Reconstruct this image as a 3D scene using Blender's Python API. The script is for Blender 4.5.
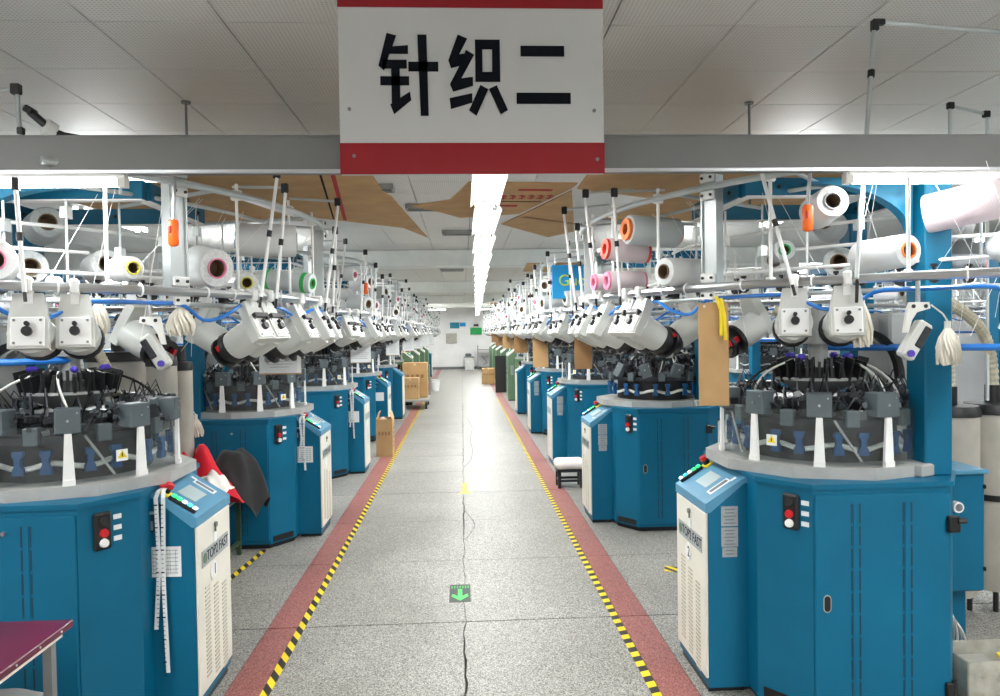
import bpy, bmesh, math, random
from mathutils import Matrix, Vector
PI = math.pi
random.seed(7)
for o in list(bpy.data.objects):
    bpy.data.objects.remove(o)
SC = bpy.context.scene
COL = SC.collection
# ------------------------------------------------------------------ camera
cam_d = bpy.data.cameras.new('camera')
cam_d.sensor_width = 36.0
cam_d.lens = 730.0 / 1000.0 * 36.0
cam_d.clip_start = 0.05
cam = bpy.data.objects.new('camera', cam_d)
COL.objects.link(cam)
cam.matrix_world = (Matrix.Translation((0, 0, 1.7)) @ Matrix.Rotation(-0.05168, 4, 'Z')
                    @ Matrix.Rotation(PI / 2 - 0.02132, 4, 'X') @ Matrix.Rotation(-0.0150, 4, 'Z'))
SC.camera = cam
# ------------------------------------------------------------------ world, exposure
w = bpy.data.worlds.new('world')
SC.world = w
w.use_nodes = True
w.node_tree.nodes['Background'].inputs[0].default_value = (0.9, 0.95, 1, 1)
w.node_tree.nodes['Background'].inputs[1].default_value = 0.25
SC.view_settings.view_transform = 'Standard'
SC.view_settings.look = 'None'
SC.view_settings.gamma = 1.0
SC.view_settings.use_curve_mapping = False
SC.view_settings.exposure = 0.78
LAMP_W = 30.0          # watts of one 1.25 m ceiling fixture
TUBE_E = 13.0           # emission of the visible tube

# ------------------------------------------------------------------ materials
def lin(c):
    r = []
    for v in c[:3]:
        v = v / 255.0
        r.append(v / 12.92 if v <= 0.04045 else ((v + 0.055) / 1.055) ** 2.4)
    return (r[0], r[1], r[2], 1.0)

def new_mat(name):
    m = bpy.data.materials.new(name)
    m.use_nodes = True
    nt = m.node_tree
    return m, nt, nt.nodes['Principled BSDF']

def mat(name, rgb, rough=0.5, metal=0.0, var=0.12, scale=6.0, bump=0.0, bscale=200.0, spec=0.5):
    """plain surface with a little procedural wear"""
    m, nt, b = new_mat(name)
    N, L = nt.nodes, nt.links
    tc = N.new('ShaderNodeTexCoord')
    no = N.new('ShaderNodeTexNoise')
    no.inputs['Scale'].default_value = scale
    no.inputs['Detail'].default_value = 6
    L.new(tc.outputs['Object'], no.inputs['Vector'])
    rp = N.new('ShaderNodeValToRGB')
    c = lin(rgb)
    rp.color_ramp.elements[0].position = 0.3
    rp.color_ramp.elements[1].position = 0.7
    rp.color_ramp.elements[0].color = (c[0] * (1 - var), c[1] * (1 - var), c[2] * (1 - var), 1)
    rp.color_ramp.elements[1].color = (min(1, c[0] * (1 + var)), min(1, c[1] * (1 + var)), min(1, c[2] * (1 + var)), 1)
    L.new(no.outputs['Fac'], rp.inputs['Fac'])
    L.new(rp.outputs['Color'], b.inputs['Base Color'])
    b.inputs['Roughness'].default_value = rough
    b.inputs['Metallic'].default_value = metal
    b.inputs['Specular IOR Level'].default_value = spec
    if bump:
        n2 = N.new('ShaderNodeTexNoise')
        n2.inputs['Scale'].default_value = bscale
        L.new(tc.outputs['Object'], n2.inputs['Vector'])
        bp = N.new('ShaderNodeBump')
        bp.inputs['Strength'].default_value = bump
        bp.inputs['Distance'].default_value = 0.004
        L.new(n2.outputs['Fac'], bp.inputs['Height'])
        L.new(bp.outputs['Normal'], b.inputs['Normal'])
    return m

def terrazzo(name, base, light, dark, scale=75.0):
    m, nt, b = new_mat(name)
    N, L = nt.nodes, nt.links
    tc = N.new('ShaderNodeTexCoord')
    vo = N.new('ShaderNodeTexVoronoi')
    vo.inputs['Scale'].default_value = scale
    L.new(tc.outputs['Object'], vo.inputs['Vector'])
    sp = N.new('ShaderNodeSeparateColor')
    L.new(vo.outputs['Color'], sp.inputs[0])
    rp = N.new('ShaderNodeValToRGB')
    rp.color_ramp.interpolation = 'CONSTANT'
    e = rp.color_ramp.elements
    e[0].position = 0.0; e[0].color = lin(dark)
    e[1].position = 0.16; e[1].color = lin([0.55 * a + 0.45 * q for a, q in zip(base, dark)])
    for p, c in ((0.34, base), (0.62, [0.5 * a + 0.5 * q for a, q in zip(base, light)]), (0.84, light)):
        x = e.new(p); x.color = lin(c)
    L.new(sp.outputs[0], rp.inputs['Fac'])
    no = N.new('ShaderNodeTexNoise')
    no.inputs['Scale'].default_value = 1.3
    no.inputs['Detail'].default_value = 8
    L.new(tc.outputs['Object'], no.inputs['Vector'])
    r2 = N.new('ShaderNodeValToRGB')
    r2.color_ramp.elements[0].position = 0.3
    r2.color_ramp.elements[1].position = 0.72
    r2.color_ramp.elements[0].color = (0.80, 0.79, 0.76, 1)
    r2.color_ramp.elements[1].color = (1.08, 1.08, 1.06, 1)
    L.new(no.outputs['Fac'], r2.inputs['Fac'])
    mx = N.new('ShaderNodeMix'); mx.data_type = 'RGBA'; mx.blend_type = 'MULTIPLY'
    mx.inputs[0].default_value = 1.0
    L.new(rp.outputs['Color'], mx.inputs[6]); L.new(r2.outputs['Color'], mx.inputs[7])
    L.new(mx.outputs[2], b.inputs['Base Color'])
    r3 = N.new('ShaderNodeMapRange')
    r3.inputs[3].default_value = 0.36; r3.inputs[4].default_value = 0.6; b.inputs['Specular IOR Level'].default_value = 0.4
    L.new(no.outputs['Fac'], r3.inputs[0])
    L.new(r3.outputs[0], b.inputs['Roughness'])
    return m

def hazard(name, ang=1.0, period=0.125):
    """yellow and black diagonal stripes, flat print"""
    m, nt, b = new_mat(name)
    N, L = nt.nodes, nt.links
    tc = N.new('ShaderNodeTexCoord')
    sp = N.new('ShaderNodeSeparateXYZ')
    L.new(tc.outputs['Object'], sp.inputs[0])
    a = N.new('ShaderNodeMath'); a.operation = 'MULTIPLY_ADD'
    a.inputs[1].default_value = ang
    L.new(sp.outputs[0], a.inputs[0]); L.new(sp.outputs[1], a.inputs[2])
    d = N.new('ShaderNodeMath'); d.operation = 'DIVIDE'; d.inputs[1].default_value = period
    L.new(a.outputs[0], d.inputs[0])
    f = N.new('ShaderNodeMath'); f.operation = 'FRACT'
    L.new(d.outputs[0], f.inputs[0])
    g = N.new('ShaderNodeMath'); g.operation = 'GREATER_THAN'; g.inputs[1].default_value = 0.5
    L.new(f.outputs[0], g.inputs[0])
    no = N.new('ShaderNodeTexNoise'); no.inputs['Scale'].default_value = 40
    L.new(tc.outputs['Object'], no.inputs['Vector'])
    mx = N.new('ShaderNodeMix'); mx.data_type = 'RGBA'
    mx.inputs[6].default_value = lin((236, 206, 20)); mx.inputs[7].default_value = lin((38, 36, 30))
    L.new(g.outputs[0], mx.inputs[0])
    m2 = N.new('ShaderNodeMix'); m2.data_type = 'RGBA'; m2.blend_type = 'MULTIPLY'; m2.inputs[0].default_value = 0.5
    L.new(mx.outputs[2], m2.inputs[6]); L.new(no.outputs['Fac'], m2.inputs[7])
    L.new(mx.outputs[2], b.inputs['Base Color'])
    b.inputs['Roughness'].default_value = 0.5
    return m

def emis(name, rgb, s):
    m, nt, b = new_mat(name)
    b.inputs['Base Color'].default_value = lin(rgb)
    b.inputs['Emission Color'].default_value = lin(rgb)
    b.inputs['Emission Strength'].default_value = s
    return m

def clear(name, tint, alpha, rough=0.12):
    """thin dusty clear plastic"""
    m, nt, b = new_mat(name)
    N, L = nt.nodes, nt.links
    out = N['Material Output']
    tr = N.new('ShaderNodeBsdfTransparent')
    tr.inputs[0].default_value = (0.93, 0.95, 0.95, 1)
    tc = N.new('ShaderNodeTexCoord')
    no = N.new('ShaderNodeTexNoise'); no.inputs['Scale'].default_value = 9; no.inputs['Detail'].default_value = 5
    L.new(tc.outputs['Object'], no.inputs['Vector'])
    mr = N.new('ShaderNodeMapRange')
    mr.inputs[1].default_value = 0.3; mr.inputs[2].default_value = 0.75
    mr.inputs[3].default_value = alpha * 0.6; mr.inputs[4].default_value = alpha * 1.6
    L.new(no.outputs['Fac'], mr.inputs[0])
    mix = N.new('ShaderNodeMixShader')
    b.inputs['Base Color'].default_value = lin(tint)
    b.inputs['Roughness'].default_value = rough
    L.new(mr.outputs[0], mix.inputs[0])
    L.new(tr.outputs[0], mix.inputs[1]); L.new(b.outputs[0], mix.inputs[2])
    L.new(mix.outputs[0], out.inputs['Surface'])
    return m

def wound(name, rgb, rough=0.6):
    """yarn wound round a core: fine rings along the local axis"""
    m, nt, b = new_mat(name)
    N, L = nt.nodes, nt.links
    tc = N.new('ShaderNodeTexCoord')
    wv = N.new('ShaderNodeTexWave'); wv.bands_direction = 'Z'
    wv.inputs['Scale'].default_value = 70; wv.inputs['Distortion'].default_value = 3
    L.new(tc.outputs['Object'], wv.inputs['Vector'])
    rp = N.new('ShaderNodeValToRGB')
    c = lin(rgb)
    rp.color_ramp.elements[0].color = (c[0] * 0.76, c[1] * 0.77, c[2] * 0.78, 1)
    rp.color_ramp.elements[1].color = c
    L.new(wv.outputs['Fac'], rp.inputs['Fac'])
    L.new(rp.outputs['Color'], b.inputs['Base Color'])
    b.inputs['Roughness'].default_value = rough
    bp = N.new('ShaderNodeBump'); bp.inputs['Strength'].default_value = 0.25; bp.inputs['Distance'].default_value = 0.003
    L.new(wv.outputs['Fac'], bp.inputs['Height']); L.new(bp.outputs['Normal'], b.inputs['Normal'])
    return m

def perforated(name, rgb):
    m, nt, b = new_mat(name)
    N, L = nt.nodes, nt.links
    tc = N.new('ShaderNodeTexCoord')
    wv = N.new('ShaderNodeTexWave'); wv.bands_direction = 'X'
    wv.inputs['Scale'].default_value = 16
    L.new(tc.outputs['Object'], wv.inputs['Vector'])
    w2 = N.new('ShaderNodeTexWave'); w2.bands_direction = 'Y'
    w2.inputs['Scale'].default_value = 16
    L.new(tc.outputs['Object'], w2.inputs['Vector'])
    mu = N.new('ShaderNodeMath'); mu.operation = 'MULTIPLY'
    L.new(wv.outputs['Fac'], mu.inputs[0]); L.new(w2.outputs['Fac'], mu.inputs[1])
    rp = N.new('ShaderNodeValToRGB')
    c = lin(rgb)
    rp.color_ramp.elements[0].position = 0.45
    rp.color_ramp.elements[1].position = 0.75
    rp.color_ramp.elements[0].color = c
    rp.color_ramp.elements[1].color = (c[0] * 0.62, c[1] * 0.62, c[2] * 0.62, 1)
    L.new(mu.outputs[0], rp.inputs['Fac'])
    L.new(rp.outputs['Color'], b.inputs['Base Color'])
    b.inputs['Roughness'].default_value = 0.55
    return m

MT = {}
def A(k, *a, **kw):
    MT[k] = mat(k, *a, **kw)
A('blue', (0, 97, 130), 0.45, var=0.07, scale=3, bump=0.05, bscale=300, spec=0.3)
A('blue_light', (78, 140, 172), 0.4, var=0.06)
A('green', (92, 122, 92), 0.45, var=0.08)
A('green_light', (150, 170, 150), 0.45, var=0.06)
A('dark_blue', (0, 62, 98), 0.5)
A('beige', (226, 222, 210), 0.5, var=0.04)
A('beige_slot', (186, 180, 166), 0.6)
A('slot', (8, 54, 76), 0.6)
A('black', (22, 22, 24), 0.45, var=0.2)
A('black_gloss', (16, 16, 18), 0.25)
A('rubber', (34, 34, 36), 0.75)
A('white', (236, 236, 234), 0.4, var=0.04)
A('offwhite', (222, 222, 216), 0.45, var=0.05)
A('housing', (202, 204, 199), 0.4, var=0.05)
A('grey', (158, 158, 154), 0.5, var=0.1)
A('pan', (166, 166, 163), 0.45, var=0.12, scale=9)
A('midgrey', (120, 122, 122), 0.5)
A('actuator', (86, 96, 100), 0.45, var=0.1)
A('mech', (44, 47, 52), 0.4, metal=0.3, var=0.3, scale=30)
A('mech_light', (140, 142, 146), 0.35, metal=0.6, var=0.2)
A('steel', (190, 192, 194), 0.28, metal=0.9, var=0.06)
A('alu', (196, 202, 202), 0.38, metal=0.55, var=0.08)
A('trunk', (114, 114, 113), 0.5, metal=0.25, var=0.06, scale=4)
A('castgrey', (150, 152, 150), 0.5, metal=0.2, var=0.12)
A('red', (196, 24, 34), 0.4)
A('red_sign', (142, 0, 18), 0.4, var=0.04)
A('board', (196, 197, 196), 0.35, var=0.03, scale=2)
A('ink', (8, 12, 22), 0.85, var=0.1, spec=0.2)
A('orange', (255, 104, 10), 0.35)
A('yellow', (238, 212, 40), 0.5)
A('purple_knob', (70, 50, 170), 0.4)
A('blue_clip', (16, 74, 122), 0.4)
A('hose_blue', (40, 120, 205), 0.35)
A('hose_beige', (196, 188, 166), 0.6, var=0.1)
A('cable_white', (214, 214, 208), 0.5)
A('paper', (232, 234, 234), 0.7, var=0.05, scale=14)
A('paper_ink', (120, 124, 128), 0.8)
A('card', (184, 148, 102), 0.8, var=0.12, scale=5, bump=0.1)
A('card_dark', (146, 110, 72), 0.85, var=0.1)
A('card_edge', (212, 178, 128), 0.85)
A('card_red', (168, 44, 40), 0.8)
A('tuft', (226, 220, 206), 0.9)
A('plum', (96, 22, 52), 0.3, var=0.08)
A('leg_green', (56, 74, 50), 0.5)
A('cloth_red', (206, 16, 40), 0.9, var=0.1)
A('cloth_black', (34, 34, 36), 0.85, var=0.2)
A('cloth_white', (238, 232, 226), 0.9)
A('crate', (150, 156, 158), 0.5)
A('screen', (176, 190, 192), 0.3, var=0.06)
A('plate', (158, 164, 166), 0.4, var=0.06, scale=40)
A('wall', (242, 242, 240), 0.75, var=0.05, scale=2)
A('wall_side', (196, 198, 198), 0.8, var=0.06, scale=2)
A('beam', (236, 238, 234), 0.7, var=0.04)
A('joint', (74, 72, 66), 0.95)
A('ceil_gap', (70, 70, 68), 0.9)
A('canister', (176, 172, 162), 0.5, var=0.12)
A('skyblue', (20, 150, 214), 0.5, var=0.05)
A('lime', (196, 220, 60), 0.5)
A('exit_green', (0, 160, 80), 0.5)
A('floor_sign', (54, 66, 58), 0.6)
A('arrow_green', (70, 225, 95), 0.6)
A('arrow_faded', (226, 182, 104), 0.8)
A('copper', (170, 110, 60), 0.35, metal=0.7)
A('teal_bag', (40, 140, 160), 0.7)
A('chrome', (210, 210, 210), 0.15, metal=1.0)
MT['tile'] = perforated('tile', (222, 220, 215))
MT['terrazzo'] = terrazzo('terrazzo', (146, 144, 139), (188, 187, 182), (84, 82, 79), 210)
MT['terrazzo_red'] = terrazzo('terrazzo_red', (150, 92, 88), (180, 124, 118), (112, 62, 60), 210)
MT['hazard'] = hazard('hazard', 1.7, 0.14)
MT['hazard_r'] = hazard('hazard_r', -0.35, 0.11)
MT['tube'] = emis('tube', (255, 255, 250), TUBE_E)
MT['key_white'] = emis('key_white', (230, 245, 255), 1.0)
MT['key_cyan'] = emis('key_cyan', (60, 200, 240), 1.0)
MT['key_green'] = emis('key_green', (40, 235, 110), 1.2)
MT['guard'] = clear('guard', (190, 194, 194), 0.05, 0.08)
MT['clear'] = clear('clear', (210, 205, 190), 0.45)
MT['yarn_white'] = wound('yarn_white', (226, 227, 226))
MT['yarn_grey'] = wound('yarn_grey', (200, 205, 205))
MT['yarn_pink'] = wound('yarn_pink', (228, 212, 216))
MT['yarn_dark'] = wound('yarn_dark', (150, 154, 156))
A('core_orange', (236, 120, 40), 0.6)
A('core_red', (226, 70, 50), 0.6)
A('core_pink', (226, 130, 160), 0.6)
A('core_yellow', (214, 206, 90), 0.6)
A('core_green', (40, 170, 80), 0.6)
A('core_brown', (110, 90, 66), 0.8)
A('core_teal', (40, 120, 140), 0.6)

# ------------------------------------------------------------------ mesh builder
class MB:
    def __init__(self, M=None):
        self.v = []; self.f = []
        self.M = M or Matrix.Identity(4)
    def raw(self, vs, fs):
        k = len(self.v)
        self.v += [tuple(self.M @ Vector(p)) for p in vs]
        self.f += [tuple(i + k for i in q) for q in fs]
        return self
    def box(self, c, s, rz=0.0, m=None, top=(1, 1)):
        x, y, z = s[0] / 2, s[1] / 2, s[2] / 2
        R = Matrix.Translation(c) @ (m if m is not None else Matrix.Rotation(rz, 4, 'Z'))
        vs = []
        for dz, kx, ky in ((-z, 1, 1), (z, top[0], top[1])):
            for dx, dy in ((-x, -y), (x, -y), (x, y), (-x, y)):
                vs.append(R @ Vector((dx * kx, dy * ky, dz)))
        return self.raw(vs, [(3, 2, 1, 0), (4, 5, 6, 7), (0, 1, 5, 4), (1, 2, 6, 5), (2, 3, 7, 6), (3, 0, 4, 7)])
    def rbox(self, c, s, b=0.01, rz=0.0, m=None, seg=1):
        bm = bmesh.new()
        bmesh.ops.create_cube(bm, size=1.0)
        bmesh.ops.scale(bm, vec=s, verts=bm.verts)
        bmesh.ops.bevel(bm, geom=list(bm.edges), offset=b, segments=seg, affect='EDGES', profile=0.5)
        R = Matrix.Translation(c) @ (m if m is not None else Matrix.Rotation(rz, 4, 'Z'))
        bm.verts.index_update()
        self.raw([R @ q.co for q in bm.verts], [[q.index for q in fc.verts] for fc in bm.faces])
        bm.free()
        return self
    def tube(self, p0, p1, r, n=8, r2=None):
        p0, p1 = Vector(p0), Vector(p1)
        d = (p1 - p0).normalized()
        u = d.orthogonal().normalized(); q = d.cross(u)
        r2 = r if r2 is None else r2
        vs = []
        for p, rr in ((p0, r), (p1, r2)):
            for i in range(n):
                a = 2 * PI * i / n
                vs.append(p + (u * math.cos(a) + q * math.sin(a)) * rr)
        fs = [(i, (i + 1) % n, n + (i + 1) % n, n + i) for i in range(n)]
        fs += [tuple(range(n - 1, -1, -1)), tuple(range(n, 2 * n))]
        return self.raw(vs, fs)
    def path(self, pts, r, n=6, closed=False):
        pts = [Vector(p) for p in pts]
        m = len(pts)
        rf = r if callable(r) else (lambda i: r)
        vs = []; u = None
        for i, p in enumerate(pts):
            if closed:
                d = (pts[(i + 1) % m] - pts[i - 1]).normalized()
            else:
                d = (pts[min(i + 1, m - 1)] - pts[max(i - 1, 0)]).normalized()
            if u is None:
                u = d.orthogonal().normalized()
                if abs(d.z) < 0.9:
                    u = (Vector((0, 0, 1)) - d * d.z).normalized()
            else:
                u = (u - d * u.dot(d)).normalized()
            q = d.cross(u)
            for k in range(n):
                a = 2 * PI * k / n
                vs.append(p + (u * math.cos(a) + q * math.sin(a)) * rf(i))
        fs = []
        for i in range(m if closed else m - 1):
            j = (i + 1) % m
            for k in range(n):
                k2 = (k + 1) % n
                fs.append((i * n + k, i * n + k2, j * n + k2, j * n + k))
        if not closed:
            fs += [tuple(range(n - 1, -1, -1)), tuple(range((m - 1) * n, m * n))]
        return self.raw(vs, fs)
    def lathe(self, prof, n=24, m=None, closed=False):
        m = m if m is not None else Matrix.Identity(4)
        k = len(prof)
        vs = []
        for i in range(n):
            a = 2 * PI * i / n
            for r, z in prof:
                vs.append(m @ Vector((r * math.cos(a), r * math.sin(a), z)))
        fs = []
        for i in range(n):
            j = (i + 1) % n
            for q in range(k if closed else k - 1):
                q2 = (q + 1) % k
                fs.append((i * k + q, j * k + q, j * k + q2, i * k + q2))
        return self.raw(vs, fs)
    def prism(self, poly, t0, t1, m=None):
        """polygon in local xy, extruded along local z from t0 to t1"""
        m = m if m is not None else Matrix.Identity(4)
        n = len(poly)
        vs = [m @ Vector((x, y, t0)) for x, y in poly] + [m @ Vector((x, y, t1)) for x, y in poly]
        fs = [tuple(range(n - 1, -1, -1)), tuple(range(n, 2 * n))]
        fs += [(i, (i + 1) % n, n + (i + 1) % n, n + i) for i in range(n)]
        return self.raw(vs, fs)
    def mesh(self, name, material, smooth=True, ang=0.6):
        me = bpy.data.meshes.new(name)
        me.from_pydata(self.v, [], self.f)
        bm = bmesh.new(); bm.from_mesh(me)
        bmesh.ops.recalc_face_normals(bm, faces=bm.faces)
        bm.to_mesh(me); bm.free()
        if smooth:
            me.polygons.foreach_set('use_smooth', [True] * len(me.polygons))
            me.set_sharp_from_angle(angle=ang)
        me.materials.append(MT[material] if isinstance(material, str) else material)
        me.update()
        return me
    def build(self, name, material, parent=None, **kw):
        o = bpy.data.objects.new(name, self.mesh(name, material, **kw))
        COL.objects.link(o)
        if parent is not None:
            o.parent = parent
        return o

def tag(o, label=None, cat=None, group=None, kind=None):
    if label: o['label'] = label
    if cat: o['category'] = cat
    if group: o['group'] = group
    if kind: o['kind'] = kind
    return o
def thing(name, label, cat, loc=(0, 0, 0), rz=0.0, group=None):
    o = bpy.data.objects.new(name, None)
    o.empty_display_size = 0.1
    COL.objects.link(o)
    o.location = loc; o.rotation_euler = (0, 0, rz)
    return tag(o, label, cat, group)
def link_mesh(name, me, parent=None):
    o = bpy.data.objects.new(name, me)
    COL.objects.link(o)
    o.parent = parent
    return o
KIDS = {}
def copy_tree(o, skip=(), parent=None):
    c = o.copy(); COL.objects.link(c)
    if parent is not None:
        c.parent = parent
        c.matrix_parent_inverse = o.matrix_parent_inverse.copy()
    for ch in KIDS[o.name]:
        if ch.name.split('.')[0] in skip: continue
        copy_tree(ch, skip, c)
    return c
def index_tree(o):
    def rec(q):
        KIDS[q.name] = [c for c in ALLK.get(q.name, [])]
        for c in KIDS[q.name]: rec(c)
    ALLK = {}
    for q in COL.objects:
        if q.parent: ALLK.setdefault(q.parent.name, []).append(q)
    rec(o)
def T(x, y, z): return Matrix.Translation((x, y, z))
def RX(a): return Matrix.Rotation(a, 4, 'X')
def RY(a): return Matrix.Rotation(a, 4, 'Y')
def RZ(a): return Matrix.Rotation(a, 4, 'Z')
def struct(name, mb, material, **kw):
    return tag(mb.build(name, material, **kw), kind='structure')
def text_mesh(name, body, size, material, M, parent, ext=0.0008, sx=1.0):
    cu = bpy.data.curves.new(name, 'FONT')
    cu.body = body; cu.size = size; cu.extrude = ext
    cu.align_x = 'CENTER'; cu.align_y = 'CENTER'
    o = bpy.data.objects.new(name, cu); COL.objects.link(o)
    dg = bpy.context.evaluated_depsgraph_get()
    me = bpy.data.meshes.new_from_object(o.evaluated_get(dg))
    bpy.data.objects.remove(o); bpy.data.curves.remove(cu)
    me.transform(M @ Matrix.Diagonal((sx, 1, 1, 1)))
    me.materials.clear(); me.materials.append(MT[material])
    o = bpy.data.objects.new(name, me); COL.objects.link(o); o.parent = parent
    return o
def frame_on(p, right, up):
    """matrix whose x = right, y = up, z = outward normal at p"""
    r = Vector(right).normalized(); u = Vector(up).normalized(); n = r.cross(u)
    return Matrix(((r.x, u.x, n.x, p[0]), (r.y, u.y, n.y, p[1]), (r.z, u.z, n.z, p[2]), (0, 0, 0, 1)))
def stroke_poly(p, q, wd):
    p, q = Vector(p), Vector(q)
    d = (q - p).normalized(); n = Vector((-d.y, d.x)) * wd / 2
    return [tuple(p + n), tuple(q + n), tuple(q - n), tuple(p - n)]
def obround(wd, h, n=6):
    r = wd / 2; k = h / 2 - r
    pts = [(r * math.cos(PI * i / n), k + r * math.sin(PI * i / n)) for i in range(n + 1)]
    pts += [(-x, -y) for x, y in pts]
    return pts

# ------------------------------------------------------------------ the room
XW, Y0, Y1, ZC = 8.6, -3.0, 34.4, 3.15
floor = struct('floor', MB().box((0, (Y0 + Y1) / 2, -0.035), (2 * XW, Y1 - Y0, 0.03)), 'joint')
def crack(y):
    a = 0.006 * math.sin(y * 9.1) + 0.005 * math.sin(y * 23.7 + 1) + 0.003 * math.sin(y * 61)
    if 5.9 < y < 6.9: a *= 0.3
    return -0.012 + a
def crack_w(y):
    return 0.004 + 0.009 * max(0, math.sin(y * 1.9 + 1.2)) * (1 if y < 9 else 0.5) + 0.002 * math.sin(y * 47)
rows = [4.27 - 1.17 * 7 + 1.17 * k for k in range(0, 34)]
rows = [r for r in rows if Y0 < r < Y1]
rows = [Y0] + rows + [Y1]
for i in range(len(rows) - 1):
    jw = lambda y: 0.0055 if (abs(y - 4.27) < .1 or abs(y - 7.78) < .1) else 0.0025
    a, b = rows[i] + jw(rows[i]), rows[i + 1] - jw(rows[i + 1])
    n = 14 if b < 16 else 3
    ys = [a + (b - a) * k / n for k in range(n + 1)]
    gl = [(crack(y) - crack_w(y) / 2, y) for y in ys]
    gr = [(crack(y) + crack_w(y) / 2, y) for y in ys]
    polys = [('floor_slab', [(-XW, a), (-1.158, a), (-1.158, b), (-XW, b)], 'terrazzo'),
             ('red_border_slab', [(-1.155, a), (-0.985, a), (-0.985, b), (-1.155, b)], 'terrazzo_red'),
             ('floor_slab', [(-0.982, a)] + gl + [(-0.982, b)], 'terrazzo'),
             ('floor_slab', [(0.903, b)] + gr[::-1] + [(0.903, a)], 'terrazzo'),
             ('red_border_slab', [(0.906, a), (1.08, a), (1.08, b), (0.906, b)], 'terrazzo_red'),
             ('floor_slab', [(1.083, a), (XW, a), (XW, b), (1.083, b)], 'terrazzo')]
    for nm, pl, mm in polys:
        MB().prism(pl, -0.02, 0.0).build(nm, mm, floor, smooth=False)
# a branching hairline crack beside the centre joint
MB().path([(0.0, 6.95, 0.0004), (0.03, 6.8, 0.0004), (0.06, 6.66, 0.0004), (0.085, 6.5, 0.0004), (0.08, 6.35, 0.0004), (0.04, 6.15, 0.0004), (0.0, 5.98, 0.0004)],
          0.0022, 4).build('hairline_crack', 'joint', floor)
MB().path([(0.0, 9.2, 0.0004), (0.10, 9.8, 0.0004), (0.13, 10.6, 0.0004), (0.1, 11.6, 0.0004), (0.16, 13.0, 0.0004), (0.08, 14.5, 0.0004)],
          0.003, 4).build('hairline_crack', 'joint', floor)

ceil = struct('ceiling', MB().box((0, (Y0 + Y1) / 2, ZC + 0.045), (2 * XW, Y1 - Y0, 0.05)), 'ceil_gap')
tiles = []
gx0, gy0 = 0.125 - 0.6 * 15, 3.46 - 0.6 * 11
for i in range(31):
    for j in range(64):
        x, y = gx0 + 0.6 * i + 0.3, gy0 + 0.6 * j + 0.3
        if abs(x) > XW - 0.28 or y < Y0 + 0.3 or y > Y1 - 0.3: continue
        d = 9 if (y < 3.0 or abs(x) > 0.75 * y + 0.6) else 0
        tiles.append((d * 100 + y + abs(x) * 0.1, x, y))
tiles.sort()
tile_me = MB().box((0, 0, 0.008), (0.592, 0.592, 0.016)).mesh('ceiling_tile', 'tile', smooth=False)
rest = MB()
for k, (d, x, y) in enumerate(tiles):
    if k < 290:
        o = link_mesh('ceiling_tile', tile_me, ceil); o.location = (x, y, ZC)
    else:
        rest.box((x, y, ZC + 0.008), (0.592, 0.592, 0.016))
tag(rest.build('far_ceiling_tiles', 'tile', ceil, smooth=False), kind='stuff')
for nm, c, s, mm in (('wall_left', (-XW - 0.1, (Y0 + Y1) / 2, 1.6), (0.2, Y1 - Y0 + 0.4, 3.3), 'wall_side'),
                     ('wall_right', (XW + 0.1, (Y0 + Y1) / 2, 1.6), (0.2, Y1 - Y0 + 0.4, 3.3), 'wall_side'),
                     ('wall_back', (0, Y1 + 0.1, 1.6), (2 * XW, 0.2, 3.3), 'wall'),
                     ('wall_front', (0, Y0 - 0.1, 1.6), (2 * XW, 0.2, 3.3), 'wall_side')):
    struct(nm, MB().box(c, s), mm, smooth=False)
struct('baseboard_back', MB().box((0, Y1 - 0.02, 0.06), (2 * XW, 0.04, 0.12)), 'midgrey')
for k, y in enumerate((12.7, 20.4, 28.1, 33.2)):
    struct('trim_%d' % (k + 1), MB().rbox((0, y + 0.175, 3.0), (2 * XW, 0.35, 0.29), 0.01), 'beam')
# ceiling air vents
for x, y in ((-0.35, 8.3), (0.0, 10.4), (-0.9, 7.2), (-0.2, 16.5)):
    v = thing('air_vent', 'small dark slotted air vent in the ceiling %s' % ({8.3: 'between the cardboard sheets', 10.4: 'before the first white beam', 7.2: 'left of the lamp row', 16.5: 'past the first white beam'}[y]), 'vent', (x, y, ZC - 0.03))
    MB().box((0, 0.1, 0), (0.5, 0.02, 0.05)).box((0, -0.1, 0), (0.5, 0.02, 0.05)).box((-0.25, 0, 0), (0.02, 0.22, 0.05)).box((0.25, 0, 0), (0.02, 0.22, 0.05)).build('vent_frame', 'grey', v)
    sl = MB()
    for k in range(5): sl.box((0, -0.07 + 0.035 * k, 0.012), (0.48, 0.008, 0.03), m=RX(0.6))
    sl.build('louvre', 'midgrey', v)

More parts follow.
